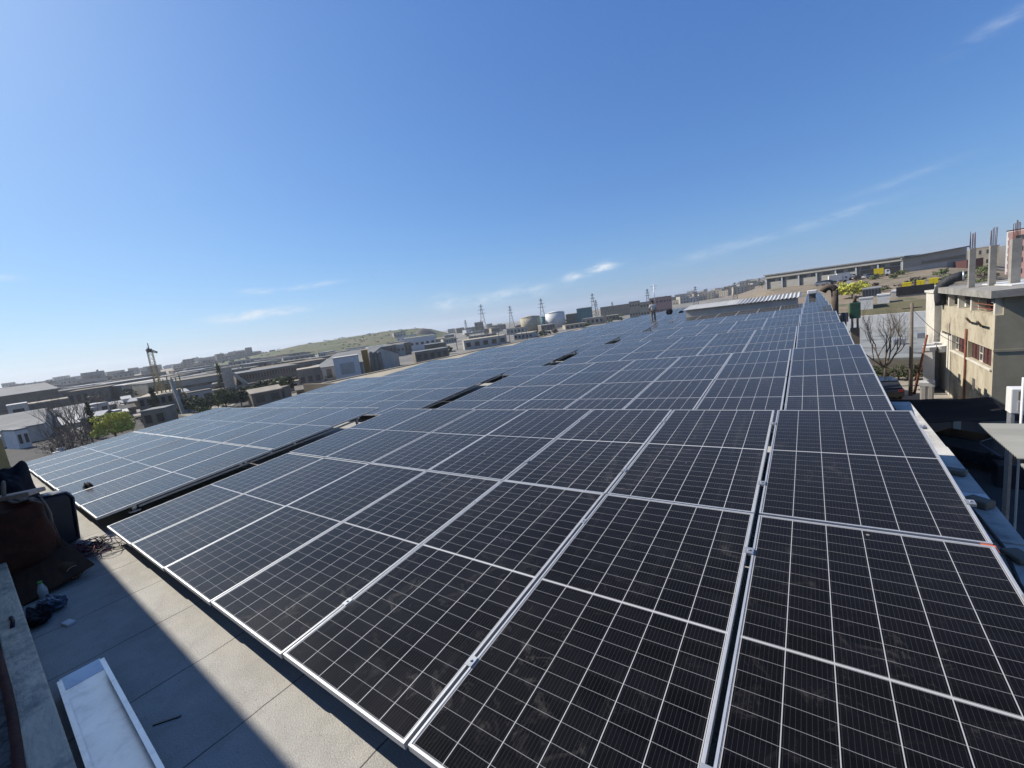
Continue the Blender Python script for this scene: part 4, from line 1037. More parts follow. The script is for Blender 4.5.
# pole with a green box at the right panel edge
gt = at(855, 302.5, 47).z - GZ
gp = thing('transformer_pole', 'pole carrying a green transformer box beyond the right panel edge', 'pole', (at(855, 330, 47).x, at(855, 330, 47).y, GZ))
for s in (-.18, .18): b = MB(); b.tube([(s, 0, 0), (s, 0, gt + .1)], .08, 8); b.build('pole', 'wood_pole', gp)
b = MB(); b.box(-.36, .36, -.36, .36, gt - 1.35, gt); b.build('transformer', 'green_box', gp, .04)
b = MB(); b.box(-.3, .3, -.3, .3, gt - 4.0, gt - 2.2); b.build('switch_cabinet', 'stone_dark', gp, .03); b = MB(); b.box(-.85, -.45, -.1, .1, gt - 1.6, gt - .8); b.build('warning_plate', 'pink', gp); b = MB(); b.tube([(0, 0, gt), (0, 0, gt + .6)], .12, 8); b.build('bushing', 'brick_brown', gp)

# strip of walls, trucks and containers between the yard and the slope
sheet('dry_verge', [at(848, 316, 96), at(945, 306, 94), at(945, 300, 108), at(848, 310, 110)], mat('olive_verge', (.17, .145, .085), (.12, .115, .06), .3, .95), .05)
def box_truck(x, y, D, label, L_=7, face=0, m='white', group=None):
    q = at(x, y, D); g = ground(q.x, q.y); t = thing('box_truck', label, 'truck', (q.x, q.y, g), -R(azpx(x, y)) + R(face), group)
    b = MB(); b.box(-L_ / 2, L_ / 2 - 2, -1.2, 1.2, .9, 3.4); b.build('cargo_box', m, t)
    b = MB(); b.prism([(L_ / 2 - 1.9, .6), (L_ / 2, .6), (L_ / 2, 1.6), (L_ / 2 - .35, 2.5), (L_ / 2 - 1.9, 2.6)], -1.1, 1.1, 'y'); c_ = b.build('cab', 'white', t, .08); b = MB(); b.box(L_ / 2 - 1.1, L_ / 2 - .45, -1.12, 1.12, 1.65, 2.3); b.build('side_window', 'window', c_)
    for s in (-1, 1):
        for x_ in (-L_ / 2 + 1.2, L_ / 2 - 1.0): b = MB(); b.tube([(x_, s * .8, .48), (x_, s * 1.1, .48)], .48, 14); b.build('wheel', 'tyre', t)
    return t
house('white_container', 'white container beside the long low white depot', 'container', 877, 889.5, 295.5, 108, 3, 'white', 'white')
house('flatbed_box', 'low white cabin left of the white container', 'cabin', 859, 873, 299, 104, 3, 'white', 'white_roof')
house('depot_building', 'long low pale depot with a wide dark gateway', 'depot', 889.8, 948, 290.5, 116, 8, 'pale_wall', 'white_roof', ym=295)
dq = at(917, 296, 115.5); b = MB(); b.box(-2.7, 2.7, -.2, .1, 0, 1.7); o = b.build('gateway', 'dark'); dp_ = bpy.data.objects['depot_building']; o.parent = dp_; o.location = (-.6, 0, .7)
house('coach', 'parked dark bus with pale roof left of the yellow containers', 'bus', 862, 881, 288.5, 122, 2.6, 'grey_wall', 'white_roof', rows=1, cols=6, wh=1.4, wf=.8)
for k, (x0, x1, yt, D) in enumerate(((902, 911.5, 283.8, 128), (916.5, 925, 281.6, 131), (929, 938.5, 279.2, 134))):
    t = house('shipping_container', ('left', 'middle', 'right')[k] + ' yellow shipping container of the three on the slope', 'container', x0, x1, yt, D, 2.5, 'yellow', 'yellow', group='yellow containers on the slope')
    W = (at(x0, yt, D) - at(x1, yt, D)).length
    for s in (-1, 1): b = MB(); b.box(s * W * .24 - W * .22, s * W * .24 + W * .22, -.06, -.002, .6, 2.0); b.build('door', 'yellow', t)

# the long grey hall on the hill
lw = thing('hill_hall', 'long grey metal hall on the hill with open dark bays', 'warehouse', (0, 0, 0))
A0, A1, A2 = at(765, 275, 205), at(903, 258, 188), at(967, 246, 196)
def hall(P, Q, ztl, ztr, depth, wm, mm):
    d = (Q - P); d.z = 0; L = d.length; d.normalize(); nrm = Vector((-d.y, d.x, 0))
    if nrm.y < 0: nrm = -nrm
    zb = min(ground(P.x, P.y), ground(Q.x, Q.y)) - 1
    def W(s, t, z): v = P + d * s + nrm * t; return (v.x, v.y, z)
    return d, nrm, L, zb, W
for (P, Q, zp, zq, dep) in ((A0, A1, tanel(765, 275) * 205 + CAM.z, tanel(903, 256) * 188 + CAM.z, 40), (A1, A2, tanel(903, 258) * 188 + CAM.z, tanel(967, 246) * 196 + CAM.z, 40)):
    d, nrm, L, zb, W = hall(P, Q, zp, zq, dep, '', '')
    def blk(name, m, s0, s1, t0, t1, z0, z1, par=lw):       # z as fractions between base and top, following the eaves
        b = MB(); i = 0; vs_ = []
        for z in (z0, z1):
            for s, t in ((s0, t0), (s1, t0), (s1, t1), (s0, t1)):
                top = zp + (zq - zp) * s / L; vs_.append(W(s, t, zb + (top - zb) * z))
        b.v += vs_
        for f in ((3, 2, 1, 0), (4, 5, 6, 7), (0, 1, 5, 4), (1, 2, 6, 5), (2, 3, 7, 6), (3, 0, 4, 7)): b.f.append(f); b.mi.append(0); b.sm.append(False)
        return b.build(name, m, par)
    first = P is A0
    blk('wall', 'grey_wall', 0, L, 1.0 if first else .0, dep, 0, .94)
    blk('roof', 'grey_roof', -.5, L + .4, -.4 if first else -.6, dep + .5, .945, 1.0)
    if first:
        blk('fascia', 'grey_wall', 0, L, .0, .95, .78, .944)
        for k in range(11):
            s = L * (.02 + .09 * k); blk('window_band', 'window', s, s + L * .055, .85, .98, .60, .72)
        for k in range(8): s = L * k / 7 * .985; blk('pillar', 'galv', s, s + .5, .25, .75, 0, .778)
        for s0, s1 in ((.735, .84), (.86, .985)): blk('bay_opening', 'dark', L * s0, L * s1, .8, .99, .1, .56)
    else:
        blk('window_band', 'window', L * .3, L * .98, -.08, -.01, .55, .68); blk('cladding', 'pale_wall', L * .02, L * .7, -.09, -.015, .1, .5)
        blk('annex', 'maroon', L * .78, L * 1.02, -6, -.7, 0, .45)
yv = box_truck(882, 267.5, 183, 'small yellow truck parked in an open bay of the long grey hall', 5, 0, 'yellow'); yv.scale = (.8, .8, .8)
for x, y, D, lb in ((846, 271.5, 186, 'white truck parked outside the left part of the long grey hall'), (838, 275, 180, 'second white truck, lower and left of the first outside the grey hall')):
    box_truck(x, y, D, lb, 6.5, 10, 'white').scale = (.8, .8, .8)
for k, (x, D) in enumerate(((822, 178), (828, 179), (870, 182), (856, 182))): q = at(x, 275, D); car((q.x, q.y, ground(q.x, q.y)), -R(azpx(x, 275)) + R(20 * k), 'car' if k % 2 else 'car_light', ('dark car' if k % 2 else 'silver car') + ' parked before the long grey hall, ' + ('farthest left', 'second from the left', 'nearest the open bays', 'between the trucks and the bays')[k], 'cars parked before the grey hall')
b = MB(); q = at(849, 281, 150); b.box(-.5, .5, -.1, .1, 0, 2.6); o = b.build('notice_board', 'white'); o.location = (q.x, q.y, ground(q.x, q.y)); tag(o, 'small white upright board on the brown slope', 'sign board')
q = at(852, 296, 126); q.z = ground(q.x, q.y); leafy(q, 8.5, 4.2, 71, 'broad yellow green bush on the brown slope', 'leaf_bright', n=2600, leaf=.22, trunk=.1)
for k in range(40):
    x = random.uniform(835, 1000); D = random.uniform(130, 182); q = at(x, 280, D); q.z = ground(q.x, q.y); leafy(q, random.uniform(1.6, 4), random.uniform(.8, 1.7), 100 + k, 'low dry scrub bush scattered over the brown slope', 'twig' if k % 2 else 'leaf_mid', group='dry scrub on the brown slope', name='scrub_bush', n=140, leaf=.28, trunk=.1)
house('beige_house', 'beige flat roofed house between the bare concrete columns', 'house', 976, 999, 247, 225, 14, 'stone', 'stone', rows=2, cols=3, ym=254, wf=.3)
ab = house('apartment_block', 'tall white apartment block with a pink stair bay on the right skyline', 'building', 1003.5, 1060, 227.5, 176, 14, 'white', 'maroon', rows=6, cols=7, ym=262, wf=.5, zbase=-5, rot=-14)
wbl = (at(1003.5, 262, 176).xy - at(1060, 262, 176).xy).length / 2
hab = CAM.z + 176 * tanel(1031.75, 227.5) + 5.4
b = MB(); b.box(-wbl + .5, -wbl + 4.3, -.35, -.06, 0, hab - .3); b.build('stair_bay', 'pink', ab)
for k in range(6): b = MB(); b.box(-wbl + 1.7, -wbl + 3.1, -.42, -.352, hab - 2.6 - 2.9 * k, hab - 1.4 - 2.9 * k); b.build('window', 'window', ab)

# ------------------------------------------------------------------ left side, near to far
house('pale_shed', 'pale grey gabled shed at the far left below the panels', 'shed', -30, 48, 418, 118, 26, 'pale_wall', 'grey_roof', roof='gx', rh=2.2, rot=-6, ym=432)
house('cream_van_box', 'cream box body at the left picture edge', 'container', -14, 3.5, 439.5, 84, 3, 'yellow_steel', 'plaster_white', ym=445)
house('striped_hall', 'long hall with a white striped roof on the far left', 'warehouse', -60, 66, 388.5, 205, 34, 'stone_dark', 'grey_roof', roof='gx', rh=2.5, rot=6, bands=((.25, .5, 'window'),), ym=400)
house('long_wall_block', 'low grey block just before the striped hall', 'building', 28, 73, 401.5, 172, 12, 'conc_dark', 'stone', rows=1, cols=9, ym=410)
house('white_store', 'small white store with a dark door under the striped hall', 'building', 6, 28, 405, 168, 10, 'pale_wall', 'white_roof', rows=1, cols=1, win='dark', wh=3)
house('greenhouse', 'pale sheet covered greenhouse with a sloping roof behind bare trees', 'greenhouse', 57, 91, 409, 132, 16, 'pale_wall', 'white_roof', roof='mono', rh=3.2, ym=420, rows=1, cols=6, win='pale_wall')
house('rust_hut', 'small hut with a rusty red wall left of the greenhouse', 'hut', 47, 58, 412, 140, 6, 'pink', 'grey_roof', roof='gx', rh=1)
house('white_gable_store', 'long low store with a white gabled roof behind the yellow green bush', 'building', 93, 127, 404, 165, 14, 'stone', 'white_roof', roof='gx', rh=1.8, rot=-12, ym=411)
house('flat_white_store', 'flat white roofed store directly behind the yellow green bush', 'building', 103, 131, 414.5, 128, 12, 'stone_dark', 'white_roof', ym=418, rows=1, cols=4)
q = at(116, 437, 92); q.z = ground(q.x, q.y); leafy(q, 6.4, 4.9, 31, 'rounded yellow green bush beyond the left panel edge', 'leaf_bright', n=4200, leaf=.17, trunk=.12)
q = at(96, 436, 98); q.z = ground(q.x, q.y); leafy(q, 2.2, 6.2, 32, 'dark upright tree left of the yellow green bush', 'leaf_dark', 'cypress', name='dark_tree', cat='tree', n=1400, leaf=.15)
for k, (x, D, h) in enumerate(((56, 88, 5.5), (63, 98, 8.5), (71, 94, 8), (78, 104, 9.5), (84, 96, 7.5), (90, 108, 7), (68, 84, 4.5))):
    q = at(x, 440, D); q.z = ground(q.x, q.y); bare_tree(q, h, 60 + k, 'bare grey tree in the leafless thicket left of the yellow green bush', 'bare trees in the left thicket', .12, 'twig', 4)
for k in range(3):
    q = at(50 + k * 5, 448, 80 + 4 * k); b = MB(); b.box(-.4, .4, -.4, .4, 0, .5); b.box(-.35, .35, -.35, .35, .502, .9); o = b.build('pallet_stack', 'white'); o.location = (q.x, q.y, ground(q.x, q.y) + .08); tag(o, 'small white stacked pallets at the edge of the parking lot', 'pallets', 'white pallets below the thicket')

for k in range(16):
    x = 48 + 3.1 * k + random.uniform(-2, 2); q = at(x, 440, random.uniform(78, 106)); q.z = ground(q.x, q.y); leafy(q, random.uniform(2.5, 4.5), random.uniform(1.6, 3.4), 700 + k, 'leafless dry brush in the thicket left of the yellow green bush', 'twig', group='dry brush of the left thicket', name='brush', cat='bush', n=210, leaf=.10)
# unfinished concrete frame with the lattice mast
cf = house('frame_building', 'dark unfinished concrete frame building behind the lattice mast', 'building', 139, 176, 396, 118, 16, 'conc_dark', 'stone', rows=2, cols=5, win='dark', ym=405, rot=-8)
mq = at(161, 398, 126); mz = ground(mq.x, mq.y)
mst = thing('lattice_mast', 'tall leaning yellow lattice mast with a jib head on the left skyline', 'crane', (mq.x, mq.y, mz))
def lattice(b, a, c, w0, w1, n, r=.07):
    a, c = Vector(a), Vector(c); d = (c - a).normalized(); s = d.cross(Vector((0, 1, 0))).normalized(); t = d.cross(s); prev = None
    for k in range(n + 1):
        q = a + (c - a) * k / n; w_ = (w0 + (w1 - w0) * k / n) / 2; cur = [q + s * w_ * i + t * w_ * j for i, j in ((-1, -1), (1, -1), (1, 1), (-1, 1))]
        if prev:
            for i in range(4): b.bar(prev[i], cur[i], r * 1.5); b.bar(prev[i], cur[(i + 1) % 4], r); b.bar(cur[i], cur[(i + 1) % 4], r)
        prev = cur
tp = at(149.5, 351, 126); lattice(bm_ := MB(), (0, 0, 0), (tp.x - mq.x, tp.y - mq.y, tp.z - mz), 1.15, .85, 14, .06); bm_.build('mast', 'yellow_steel', mst)
e = Vector((tp.x - mq.x, tp.y - mq.y, tp.z - mz)); b = MB(); lattice(b, e + Vector((.1, -.5, .5)), e + Vector((-.1, 1.3, -.5)), .6, .3, 3, .08); b.box(e.x - .4, e.x + .4, e.y - .5, e.y + .4, e.z - .3, e.z + .5); b.tube([e, e + Vector((0, 0, 1.8))], .1, 6); b.build('head', 'steel_lattice', mst)
sf = at(170, 392, 122); sz = ground(sf.x, sf.y); sfm = thing('scaffold_frame', 'yellowish scaffold frame standing on the concrete frame building', 'scaffold', (sf.x, sf.y, sz), -R(azpx(170, 392)))
zt_ = CAM.z + 122 * tanel(170, 376) - sz; zl_ = CAM.z + 122 * tanel(170, 395) - sz
for k in range(7): b = MB(); x = -2.2 + k * .75; b.bar((x, 0, 0), (x, 0, zt_ - .25 * (k % 3)), .22); b.build('upright', 'yellow_steel', sfm)
for z in (zl_, (zl_ + zt_) / 2): b = MB(); b.bar((-2.4, 0, z), (2.5, 0, z), .2); b.build('ledger', 'yellow_steel', sfm)
cs = thing('conveyor_chute', 'pale sloping concrete chute right of the scaffold frame', 'chute', (at(178, 405, 116).x, at(178, 405, 116).y, 0))
q0 = at(171, 380, 116); q1 = at(186, 420, 112); b = MB(); o0 = cs.location; b.bar(q0 - o0, q1 - o0, .6, .6); b.build('chute', 'conc_pale', cs); b = MB(); b.bar(q0 - o0 + Vector((0, 0, 0)), Vector((q0.x - o0.x, q0.y - o0.y, GZ)), .5); b.build('support', 'conc', cs)
for k, (x, D, h, w_, lb) in enumerate(((155, 110, 6.8, 2.6, 'dark cypress before the lattice mast'), (227, 150, 9.6, 3.2, 'dark pointed cypress beside the sloping concrete tower'))):
    q = at(x, 405, D); q.z = ground(q.x, q.y); leafy(q, w_, h, 33 + k, lb, 'leaf_dark', 'cypress', name='cypress', cat='tree', n=1800, leaf=.16)
# long halls behind the trees
house('banded_hall', 'long grey hall with stacked window bands between the mast and the concrete tower', 'factory', 173, 236, 377.5, 160, 22, 'grey_wall', 'conc_dark', bands=((.30, .42, 'window'), (.62, .74, 'window')), ym=392)
house('lower_hall', 'lower tan hall in front of the banded grey hall', 'factory', 181, 232, 394, 138, 14, 'tan_wall', 'stone', bands=((.35, .55, 'window'),), ym=405)
house('window_hall', 'long stone hall with rows of windows right of the concrete tower', 'factory', 239, 304, 369, 150, 18, 'stone_dark', 'grey_roof', rows=2, cols=22, wf=.6, ym=384, rot=10)
ct_ = thing('concrete_tower', 'pale concrete tower with a sloping leg between the two long halls', 'tower', (at(236, 395, 146).x, at(236, 395, 146).y, GZ), -R(azpx(236, 390)))
hz_ = CAM.z + 146 * tanel(235, 366) - GZ; b = MB(); b.box(-2.2, .4, 0, 3, 0, hz_); b.build('shaft', 'conc_pale', ct_); b = MB(); b.bar((.4, -.5, hz_ * .75), (4.6, -1, .5), 1.1, .8); b.build('leg', 'conc_pale', ct_)
b = MB(); b.prism([(1.0, .2), (3.6, .2), (1.0, hz_ * .55)], -.2, .2, 'y'); b.build('web', 'dark', ct_)
house('flat_green_hall', 'very long low grey green hall behind the white gabled store', 'warehouse', 100, 160, 392, 300, 30, 'grey_wall', 'grey_roof', ym=398)
house('far_long_hall', 'long pale hall stretching below the town on the left', 'warehouse', 160, 240, 371, 420, 40, 'stone_dark', 'grey_roof', ym=374)
for k in range(12):
    x = 186 + k * 9.5 + random.uniform(-3, 3); D = random.uniform(104, 122); yy = 405 - (x - 186) * .12; q = at(x, yy, D); q.z = ground(q.x, q.y)
    leafy(q, random.uniform(3.2, 5.5), random.uniform(3.2, 4.8), 200 + k, 'leafy tree in the green row before the long halls', ('leaf_dark', 'leaf_mid', 'leaf_dark')[k % 3], group='trees before the long halls', name='leafy_tree', cat='tree', n=1100, leaf=.19)
house('gabled_store', 'big white gabled store with a grey roof beside the panels', 'warehouse', 311, 366, 354.5, 128, 30, 'pale_wall', 'grey_roof', roof='gx', rh=3.2, rot=-28, rows=1, cols=5, win='stone_dark', wh=2.6, ym=370)
house('white_front_bay', 'white front bay attached to the big gabled store', 'building', 335, 361, 357, 118, 8, 'white', 'pale_wall', ym=370, rows=1, cols=1, win='pale_wall', wh=3)
house('low_brown_block', 'low brown block in front of the gabled store', 'building', 298, 322, 369, 112, 8, 'tan_wall', 'stone', rows=1, cols=3, ym=376)
house('ochre_container', 'ochre orange container stack right of the gabled store', 'container', 363, 369.5, 350.5, 126, 5, 'ochre', 'ochre', ym=362)
for k in range(3):
    q = at(373 + 4.2 * k, 367, 118); g = ground(q.x, q.y); tp_ = CAM.z + 118 * tanel(373 + 4.2 * k, 351) - g; b = MB(); b.tube([(0, 0, 0), (0, 0, tp_ - .4), (0, 0, tp_)], [.62, .62, .2], 14); o = b.build('silo', 'conc_dark'); o.location = (q.x, q.y, g); tag(o, 'slim dark grey silo, ' + ('leftmost', 'middle', 'rightmost')[k] + ' of three beside the ochre container', 'silo', 'dark silos by the ochre container')
house('white_plant', 'white stepped plant building below the quarry mound', 'building', 404, 436, 337, 240, 18, 'white', 'white_roof', ym=345, rows=1, cols=6)
house('white_plant_wing', 'lower white wing left of the stepped plant building', 'building', 384, 405, 345.5, 215, 14, 'pale_wall', 'white_roof', ym=350, rows=1, cols=5)
house('dark_shed', 'dark open shed under the white plant building', 'shed', 425, 446, 344, 190, 10, 'stone_dark', 'grey_roof', ym=350)
random.seed(21)
for k in range(34):                        # industrial plain
    x = random.uniform(376, 612); D = random.uniform(150, 520); W = random.uniform(10, 26); hw = W / D * 411 / 2 * .8
    yh = 384 - 64 - .135 * (x - 512); g = -5.5 + random.uniform(-1.6, 1.8); yt = yh + (CAM.z - g) / D * 411 * 1.05
    house('industrial_shed', 'flat roofed shed among the jumble of the industrial plain', 'shed', x - hw, x + hw, yt, D, random.uniform(8, 16), random.choice(['stone', 'conc_dark', 'pale_wall', 'tan_wall', 'conc_pale', 'stone_dark']), random.choice(['white_roof', 'grey_roof', 'stone', 'conc_dark']), 'sheds on the industrial plain', random.uniform(-25, 25), rows=1, cols=5, single=True, ym=yt)
for k in range(16):
    x = random.uniform(378, 620); D = random.uniform(140, 380); q = at(x, 340, D); q.z = ground(q.x, q.y); h = random.uniform(5, 9.5)
    b = MB(); b.tube([(0, 0, 0), (0, 0, h)], [.16, .1], 6); b.bar((-.7, 0, h - .4), (.7, 0, h - .4), .12); o = b.build('lamp_pole', 'steel_lattice'); o.location = q; tag(o, 'thin dark pole among the sheds of the industrial plain', 'pole', 'poles on the industrial plain')
for k in range(26):
    x = random.uniform(376, 640); D = random.uniform(160, 420); q = at(x, 340, D); q.z = ground(q.x, q.y); leafy(q, random.uniform(3, 6), random.uniform(2.4, 4.6), 300 + k, 'small dusty tree among the sheds of the industrial plain', ('leaf_dark', 'leaf_mid', 'twig')[k % 3], group='trees on the industrial plain', name='plain_tree', cat='tree', n=110, leaf=.55)
for k in range(70):                        # roofs of the workshops filling the left plain
    x = random.uniform(2, 300); D = random.uniform(190, 620); W = random.uniform(12, 34); hw = W / D * 411 / 2 * 1.3
    yh = 384 - 64 - .135 * (x - 512); g = -5.0 + random.uniform(-1.2, 1.6) + .004 * (D - 190); yt = yh + (CAM.z - g) / D * 411 * 1.25
    house('workshop', 'low workshop roof among the packed yards of the left plain', 'workshop', x - hw, x + hw, yt, D, random.uniform(10, 22), random.choice(['stone', 'conc_dark', 'stone_dark', 'grey_wall', 'stone_dark']), random.choice(['grey_roof', 'conc_dark', 'stone_dark', 'grey_roof', 'white_roof']), 'workshops on the left plain', random.uniform(-25, 25), rows=1, cols=6, single=True, ym=yt)
for k in range(60):
    x = random.uniform(2, 300); D = random.uniform(170, 560); q = at(x, 340, D); q.z = ground(q.x, q.y); leafy(q, random.uniform(3.5, 7), random.uniform(3, 5.5), 600 + k, 'dusty dark tree among the packed yards of the left plain', ('leaf_dark', 'leaf_mid', 'twig')[k % 3], group='trees on the left plain', name='yard_tree', cat='tree', n=110, leaf=.6)
random.seed(77)
for k in range(46):                        # huts, stacks and parked boxes in the yards below the left panels
    x = random.uniform(1, 330); D = random.uniform(96, 185); W = random.uniform(2.5, 7); hw = W / D * 411 / 2 * 1.3; q = at(x, hor_(x), D); g = ground(q.x, q.y)
    house('yard_hut', 'small hut or stacked box in the cluttered yards beyond the left panels', 'hut', x - hw, x + hw, hor_(x), D, random.uniform(2.5, 6), random.choice(['stone', 'conc_dark', 'pale_wall', 'tan_wall', 'white', 'ochre', 'stone_dark']), random.choice(['white_roof', 'grey_roof', 'stone', 'conc_dark']), 'huts in the left yards', random.uniform(-40, 40), rows=1, cols=2, single=True, top=g + random.uniform(1.8, 3.6), roof=random.choice(['flat', 'flat', 'gx']), rh=.7)
for k in range(40):
    x = random.uniform(1, 345); D = random.uniform(95, 190); q = at(x, 400, D); q.z = ground(q.x, q.y); leafy(q, random.uniform(1.8, 4.2), random.uniform(1.5, 3.6), 800 + k, 'dusty shrub in the cluttered yards beyond the left panels', ('leaf_dark', 'leaf_mid', 'twig', 'leaf_mid')[k % 4], group='shrubs in the left yards', name='yard_shrub', cat='shrub', n=260, leaf=.2)
for k in range(24):
    x = random.uniform(318, 430); D = random.uniform(200, 420); W = random.uniform(9, 22); hw = W / D * 411 / 2; q = at(x, hor_(x), D); g = ground(q.x, q.y)
    house('foothill_shed', 'low shed in the strip between the gabled store and the grassy hill', 'shed', x - hw, x + hw, hor_(x), D, random.uniform(7, 14), random.choice(['stone', 'conc_dark', 'tan_wall', 'stone_dark', 'pale_wall']), random.choice(['grey_roof', 'stone', 'conc_dark', 'white_roof']), 'sheds below the grassy hill', random.uniform(-30, 30), rows=1, cols=5, single=True, top=g + random.uniform(3, 6))
def tank(x0, x1, yt, yb, D, m, label, legs=False):
    xm = (x0 + x1) / 2; q = at(xm, yb, D); g = ground(q.x, q.y); r_ = (at(x0, yb, D) - at(x1, yb, D)).length / 2; zt = CAM.z + D * tanel(xm, yt)
    t = thing('storage_tank', label, 'tank', (q.x, q.y, g - .3)); h = zt - g + .3
    b = MB(); b.tube([(0, 0, 0), (0, 0, h * .9)], r_, 36); b.build('shell', m, t); b = MB(); b.tube([(0, 0, h * .9), (0, 0, h)], [r_ * 1.01, r_ * .25], 36); b.build('roof', m, t)
    b = MB(); b.tube([(r_ * 1.02 * math.cos(a), r_ * 1.02 * math.sin(a), h * .9 + .5) for a in [k * math.pi / 18 for k in range(37)]], .07, 5); b.build('railing', 'galv', t)
tank(521, 541, 315.5, 326, 330, 'plaster', 'beige cylindrical storage tank on the plain')
tank(546, 565.5, 311, 323, 330, 'white', 'white cylindrical storage tank right of the beige tank')
tank(541, 546, 316, 326, 318, 'teal', 'narrow blue green tank between the beige and white tanks')
house('teal_building', 'blue green clad building right of the white tank', 'building', 577, 592.5, 308, 330, 12, 'teal', 'stone_dark', ym=315)
house('dark_depot', 'dark low depot right of the blue green building', 'building', 566, 578, 314, 335, 12, 'stone_dark', 'stone_dark', ym=318)
house('tan_long_wall', 'long tan stone wall block on the far rise', 'wall', 600, 632, 305.5, 430, 20, 'tan_wall', 'tan_wall', ym=308, rows=1, cols=14, win='stone_dark', wf=.3)
for k, (x0, x1, yt, m_, rm_) in enumerate(((629, 640, 301.5, 'stone', 'stone_dark'), (640, 652, 302, 'stone', 'conc_dark'), (650, 662, 298, 'pink', 'stone_dark'), (661, 672, 296.5, 'pink', 'maroon'))):
    house('hill_block', ('cream', 'grey stone', 'reddish', 'reddish dark roofed')[k] + ' flat block behind the standing worker', 'building', x0, x1, yt, 300, 14, m_, rm_, ym=305, rows=2, cols=4, group='blocks behind the worker')
# far town houses on the two ridges
random.seed(33); protos = []
def town(n, xr, yfun, Dr, hr, label, group, mats):
    for k in range(n):
        x = random.uniform(*xr); D = random.uniform(*Dr); q = at(x, yfun(x), D); g = ground(q.x, q.y)
        if len(protos) < 14:
            b = MB(); W, dp_, h = random.uniform(9, 18), random.uniform(8, 12), random.uniform(*hr); body(b, W, dp_, h, h, 'flat', .2, 0, 1); fl = max(1, int(h / 3.1)); nc = max(2, int(W / 3.4))
            for i in range(fl):
                for j in range(nc): cx = -W / 2 + W * (j + .5) / nc; b.box(cx - .7, cx + .7, -.07, 0, 1 + i * 3.05, 2.5 + i * 3.05, 2)
            if k % 2: b.tube([(W / 4, dp_ / 2, h), (W / 4, dp_ / 2, h + 1.6)], .8, 8, 1)
            o = b.build('town_house', [mats[k % len(mats)], random.choice(['stone', 'conc_dark', 'stone_dark']), 'window']); protos.append(o)
        else:
            o = random.choice(protos).copy(); col.objects.link(o)
        s = random.uniform(.8, 1.25); o.scale = (s, s, s * random.uniform(.8, 1.2)); o.location = (q.x, q.y, g - .5); o.rotation_euler = (0, 0, -R(azpx(x, 380)) + random.uniform(-.6, .6)); tag(o, label, 'house', group)
hor = lambda x: 384 - 64 - .135 * (x - 512)
mts = ['stone', 'conc_pale', 'tan_wall', 'stone_dark', 'white']
town(112, (2, 245), hor, (620, 1500), (5, 11), 'tiny stone house in the dense town along the left horizon', 'houses of the left town', mts)
town(30, (195, 262), hor, (800, 1500), (7, 13), 'tiny stone house crowding the rise below the skyline towers', 'houses below the towers', mts)
town(120, (655, 790), hor, (600, 1600), (7, 14), 'tiny pale house in the dense town right of the worker', 'houses of the right town', ['white', 'stone', 'plaster_white'])
town(26, (372, 500), hor, (500, 1100), (4, 8), 'tiny low building at the far edge of the plain', 'buildings at the far edge of the plain', mts)
for k, (x0, x1, yt, D, lb) in enumerate(((245.5, 252.5, 347.5, 900, 'slim tower block, tallest on the left skyline'), (236, 246, 351.5, 900, 'stepped block just left of the slim skyline tower'), (225, 237, 355.5, 900, 'lowest stepped block of the skyline group'), (264, 277, 352, 760, 'small square block on the skyline right of the tower'), (183, 195, 359, 880, 'domed dark block alone on the skyline'), (270, 276, 350, 770, 'narrow block rising behind the small square block'))):
    house('tower_block', lb, 'building', x0, x1, yt, D, 16, 'stone_dark' if k != 5 else 'stone', 'stone_dark', ym=yt + 4, rows=4, cols=3, single=False, group='blocks on the left skyline', wf=.4)
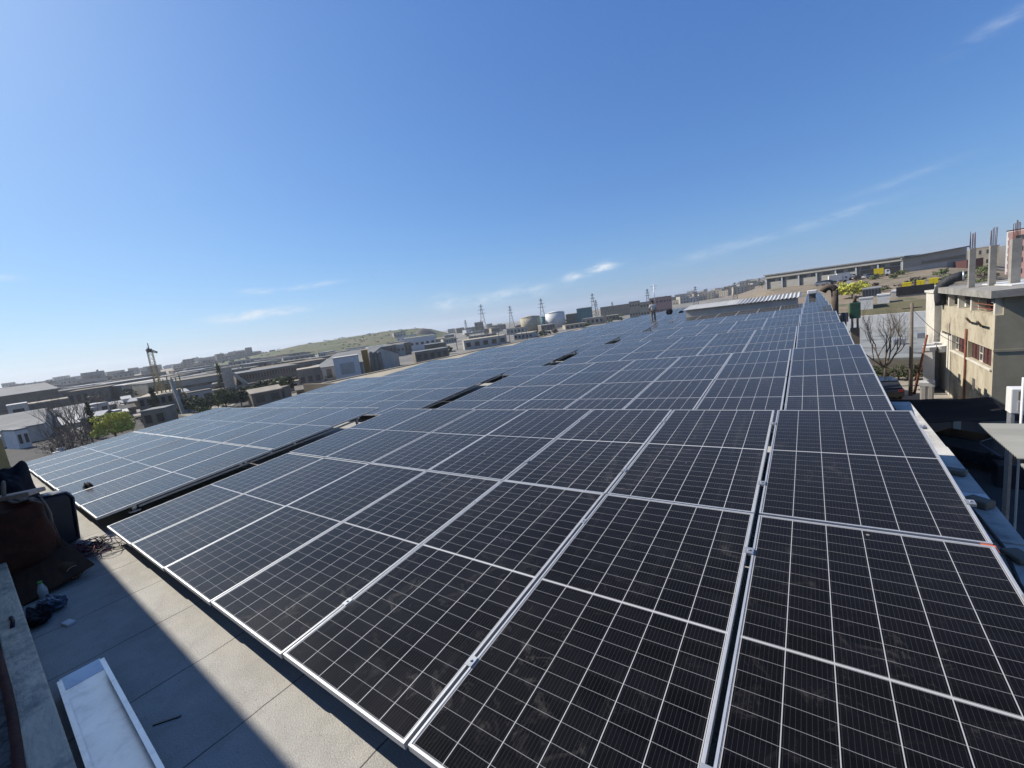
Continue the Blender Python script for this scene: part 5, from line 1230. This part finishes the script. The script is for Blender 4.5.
# pylons along the horizon
def pylon(x, yt, D, label, lean=0):
    q = at(x, yt, D); g = ground(q.x, q.y); h = q.z - g; t = thing('pylon', label, 'pylon', (q.x, q.y, g), -R(azpx(x, yt)), 'pylons along the horizon'); wd = max(.16, D * .00075)
    b = MB(); w0 = h * .11
    prev = None
    for k in range(9):
        s = w0 * (1 - k / 8) ** 1.2 + .35; z = h * k / 8; cur = [Vector((i * s, j * s, z)) for i, j in ((-1, -1), (1, -1), (1, 1), (-1, 1))]
        if prev:
            for i in range(4): b.bar(prev[i], cur[i], wd); b.bar(prev[i], cur[(i + 1) % 4], wd * .6)
        prev = cur
    b.build('tower', 'steel_lattice', t)
    for k, z in enumerate((.70, .82, .94)): b = MB(); a = h * (.13, .11, .08)[k]; b.bar((-a, 0, h * z), (a, 0, h * z), wd); b.build('crossarm', 'steel_lattice', t)
for x, yt, D, lb in ((480.5, 304.5, 420, 'tallest pylon, leftmost on the plain'), (509.5, 306, 520, 'second pylon from the left on the plain'), (540.5, 298.5, 360, 'pylon rising beside the beige tank'), (592, 293.5, 420, 'pylon right of the blue green building'),
                     (595.5, 300, 600, 'small pylon just behind the one right of the blue green building'), (647, 289, 520, 'pylon behind the standing worker'), (695, 286.5, 480, 'pylon in the right town above the skylight left end'), (734.5, 282.5, 420, 'pylon in the right town above the skylight'), (465, 320, 700, 'small far pylon left of the tallest one'), (612, 302, 800, 'small far pylon over the tan wall')):
    pylon(x, yt, D, lb)
for k in range(30):
    x = random.uniform(690, 1000) if k < 10 else random.uniform(0, 300); D = random.uniform(500, 1100); q = at(x, hor(x), D); q.z = ground(q.x, q.y); leafy(q, random.uniform(5, 9), random.uniform(4, 8), 400 + k, 'far dark tree between the town houses', 'leaf_dark', group='trees between the far houses', name='far_tree', cat='tree', n=90, leaf=1.0)

# ------------------------------------------------------------------ the air: pale haze over the plain and the towns
hm = bpy.data.materials.new('haze'); hm.use_nodes = True; hn = hm.node_tree
hn.nodes.remove(hn.nodes['Principled BSDF']); pv_ = hn.nodes.new('ShaderNodeVolumePrincipled')
pv_.inputs['Color'].default_value = (.86, .92, 1.0, 1); pv_.inputs['Density'].default_value = HAZE; pv_.inputs['Anisotropy'].default_value = .2
hn.links.new(pv_.outputs[0], hn.nodes['Material Output'].inputs['Volume'])
M['haze'] = hm
b = MB(); b.box(-3700, 3700, -3700, 3700, -25, 75); tag(b.build('haze', 'haze'), kind='stuff')
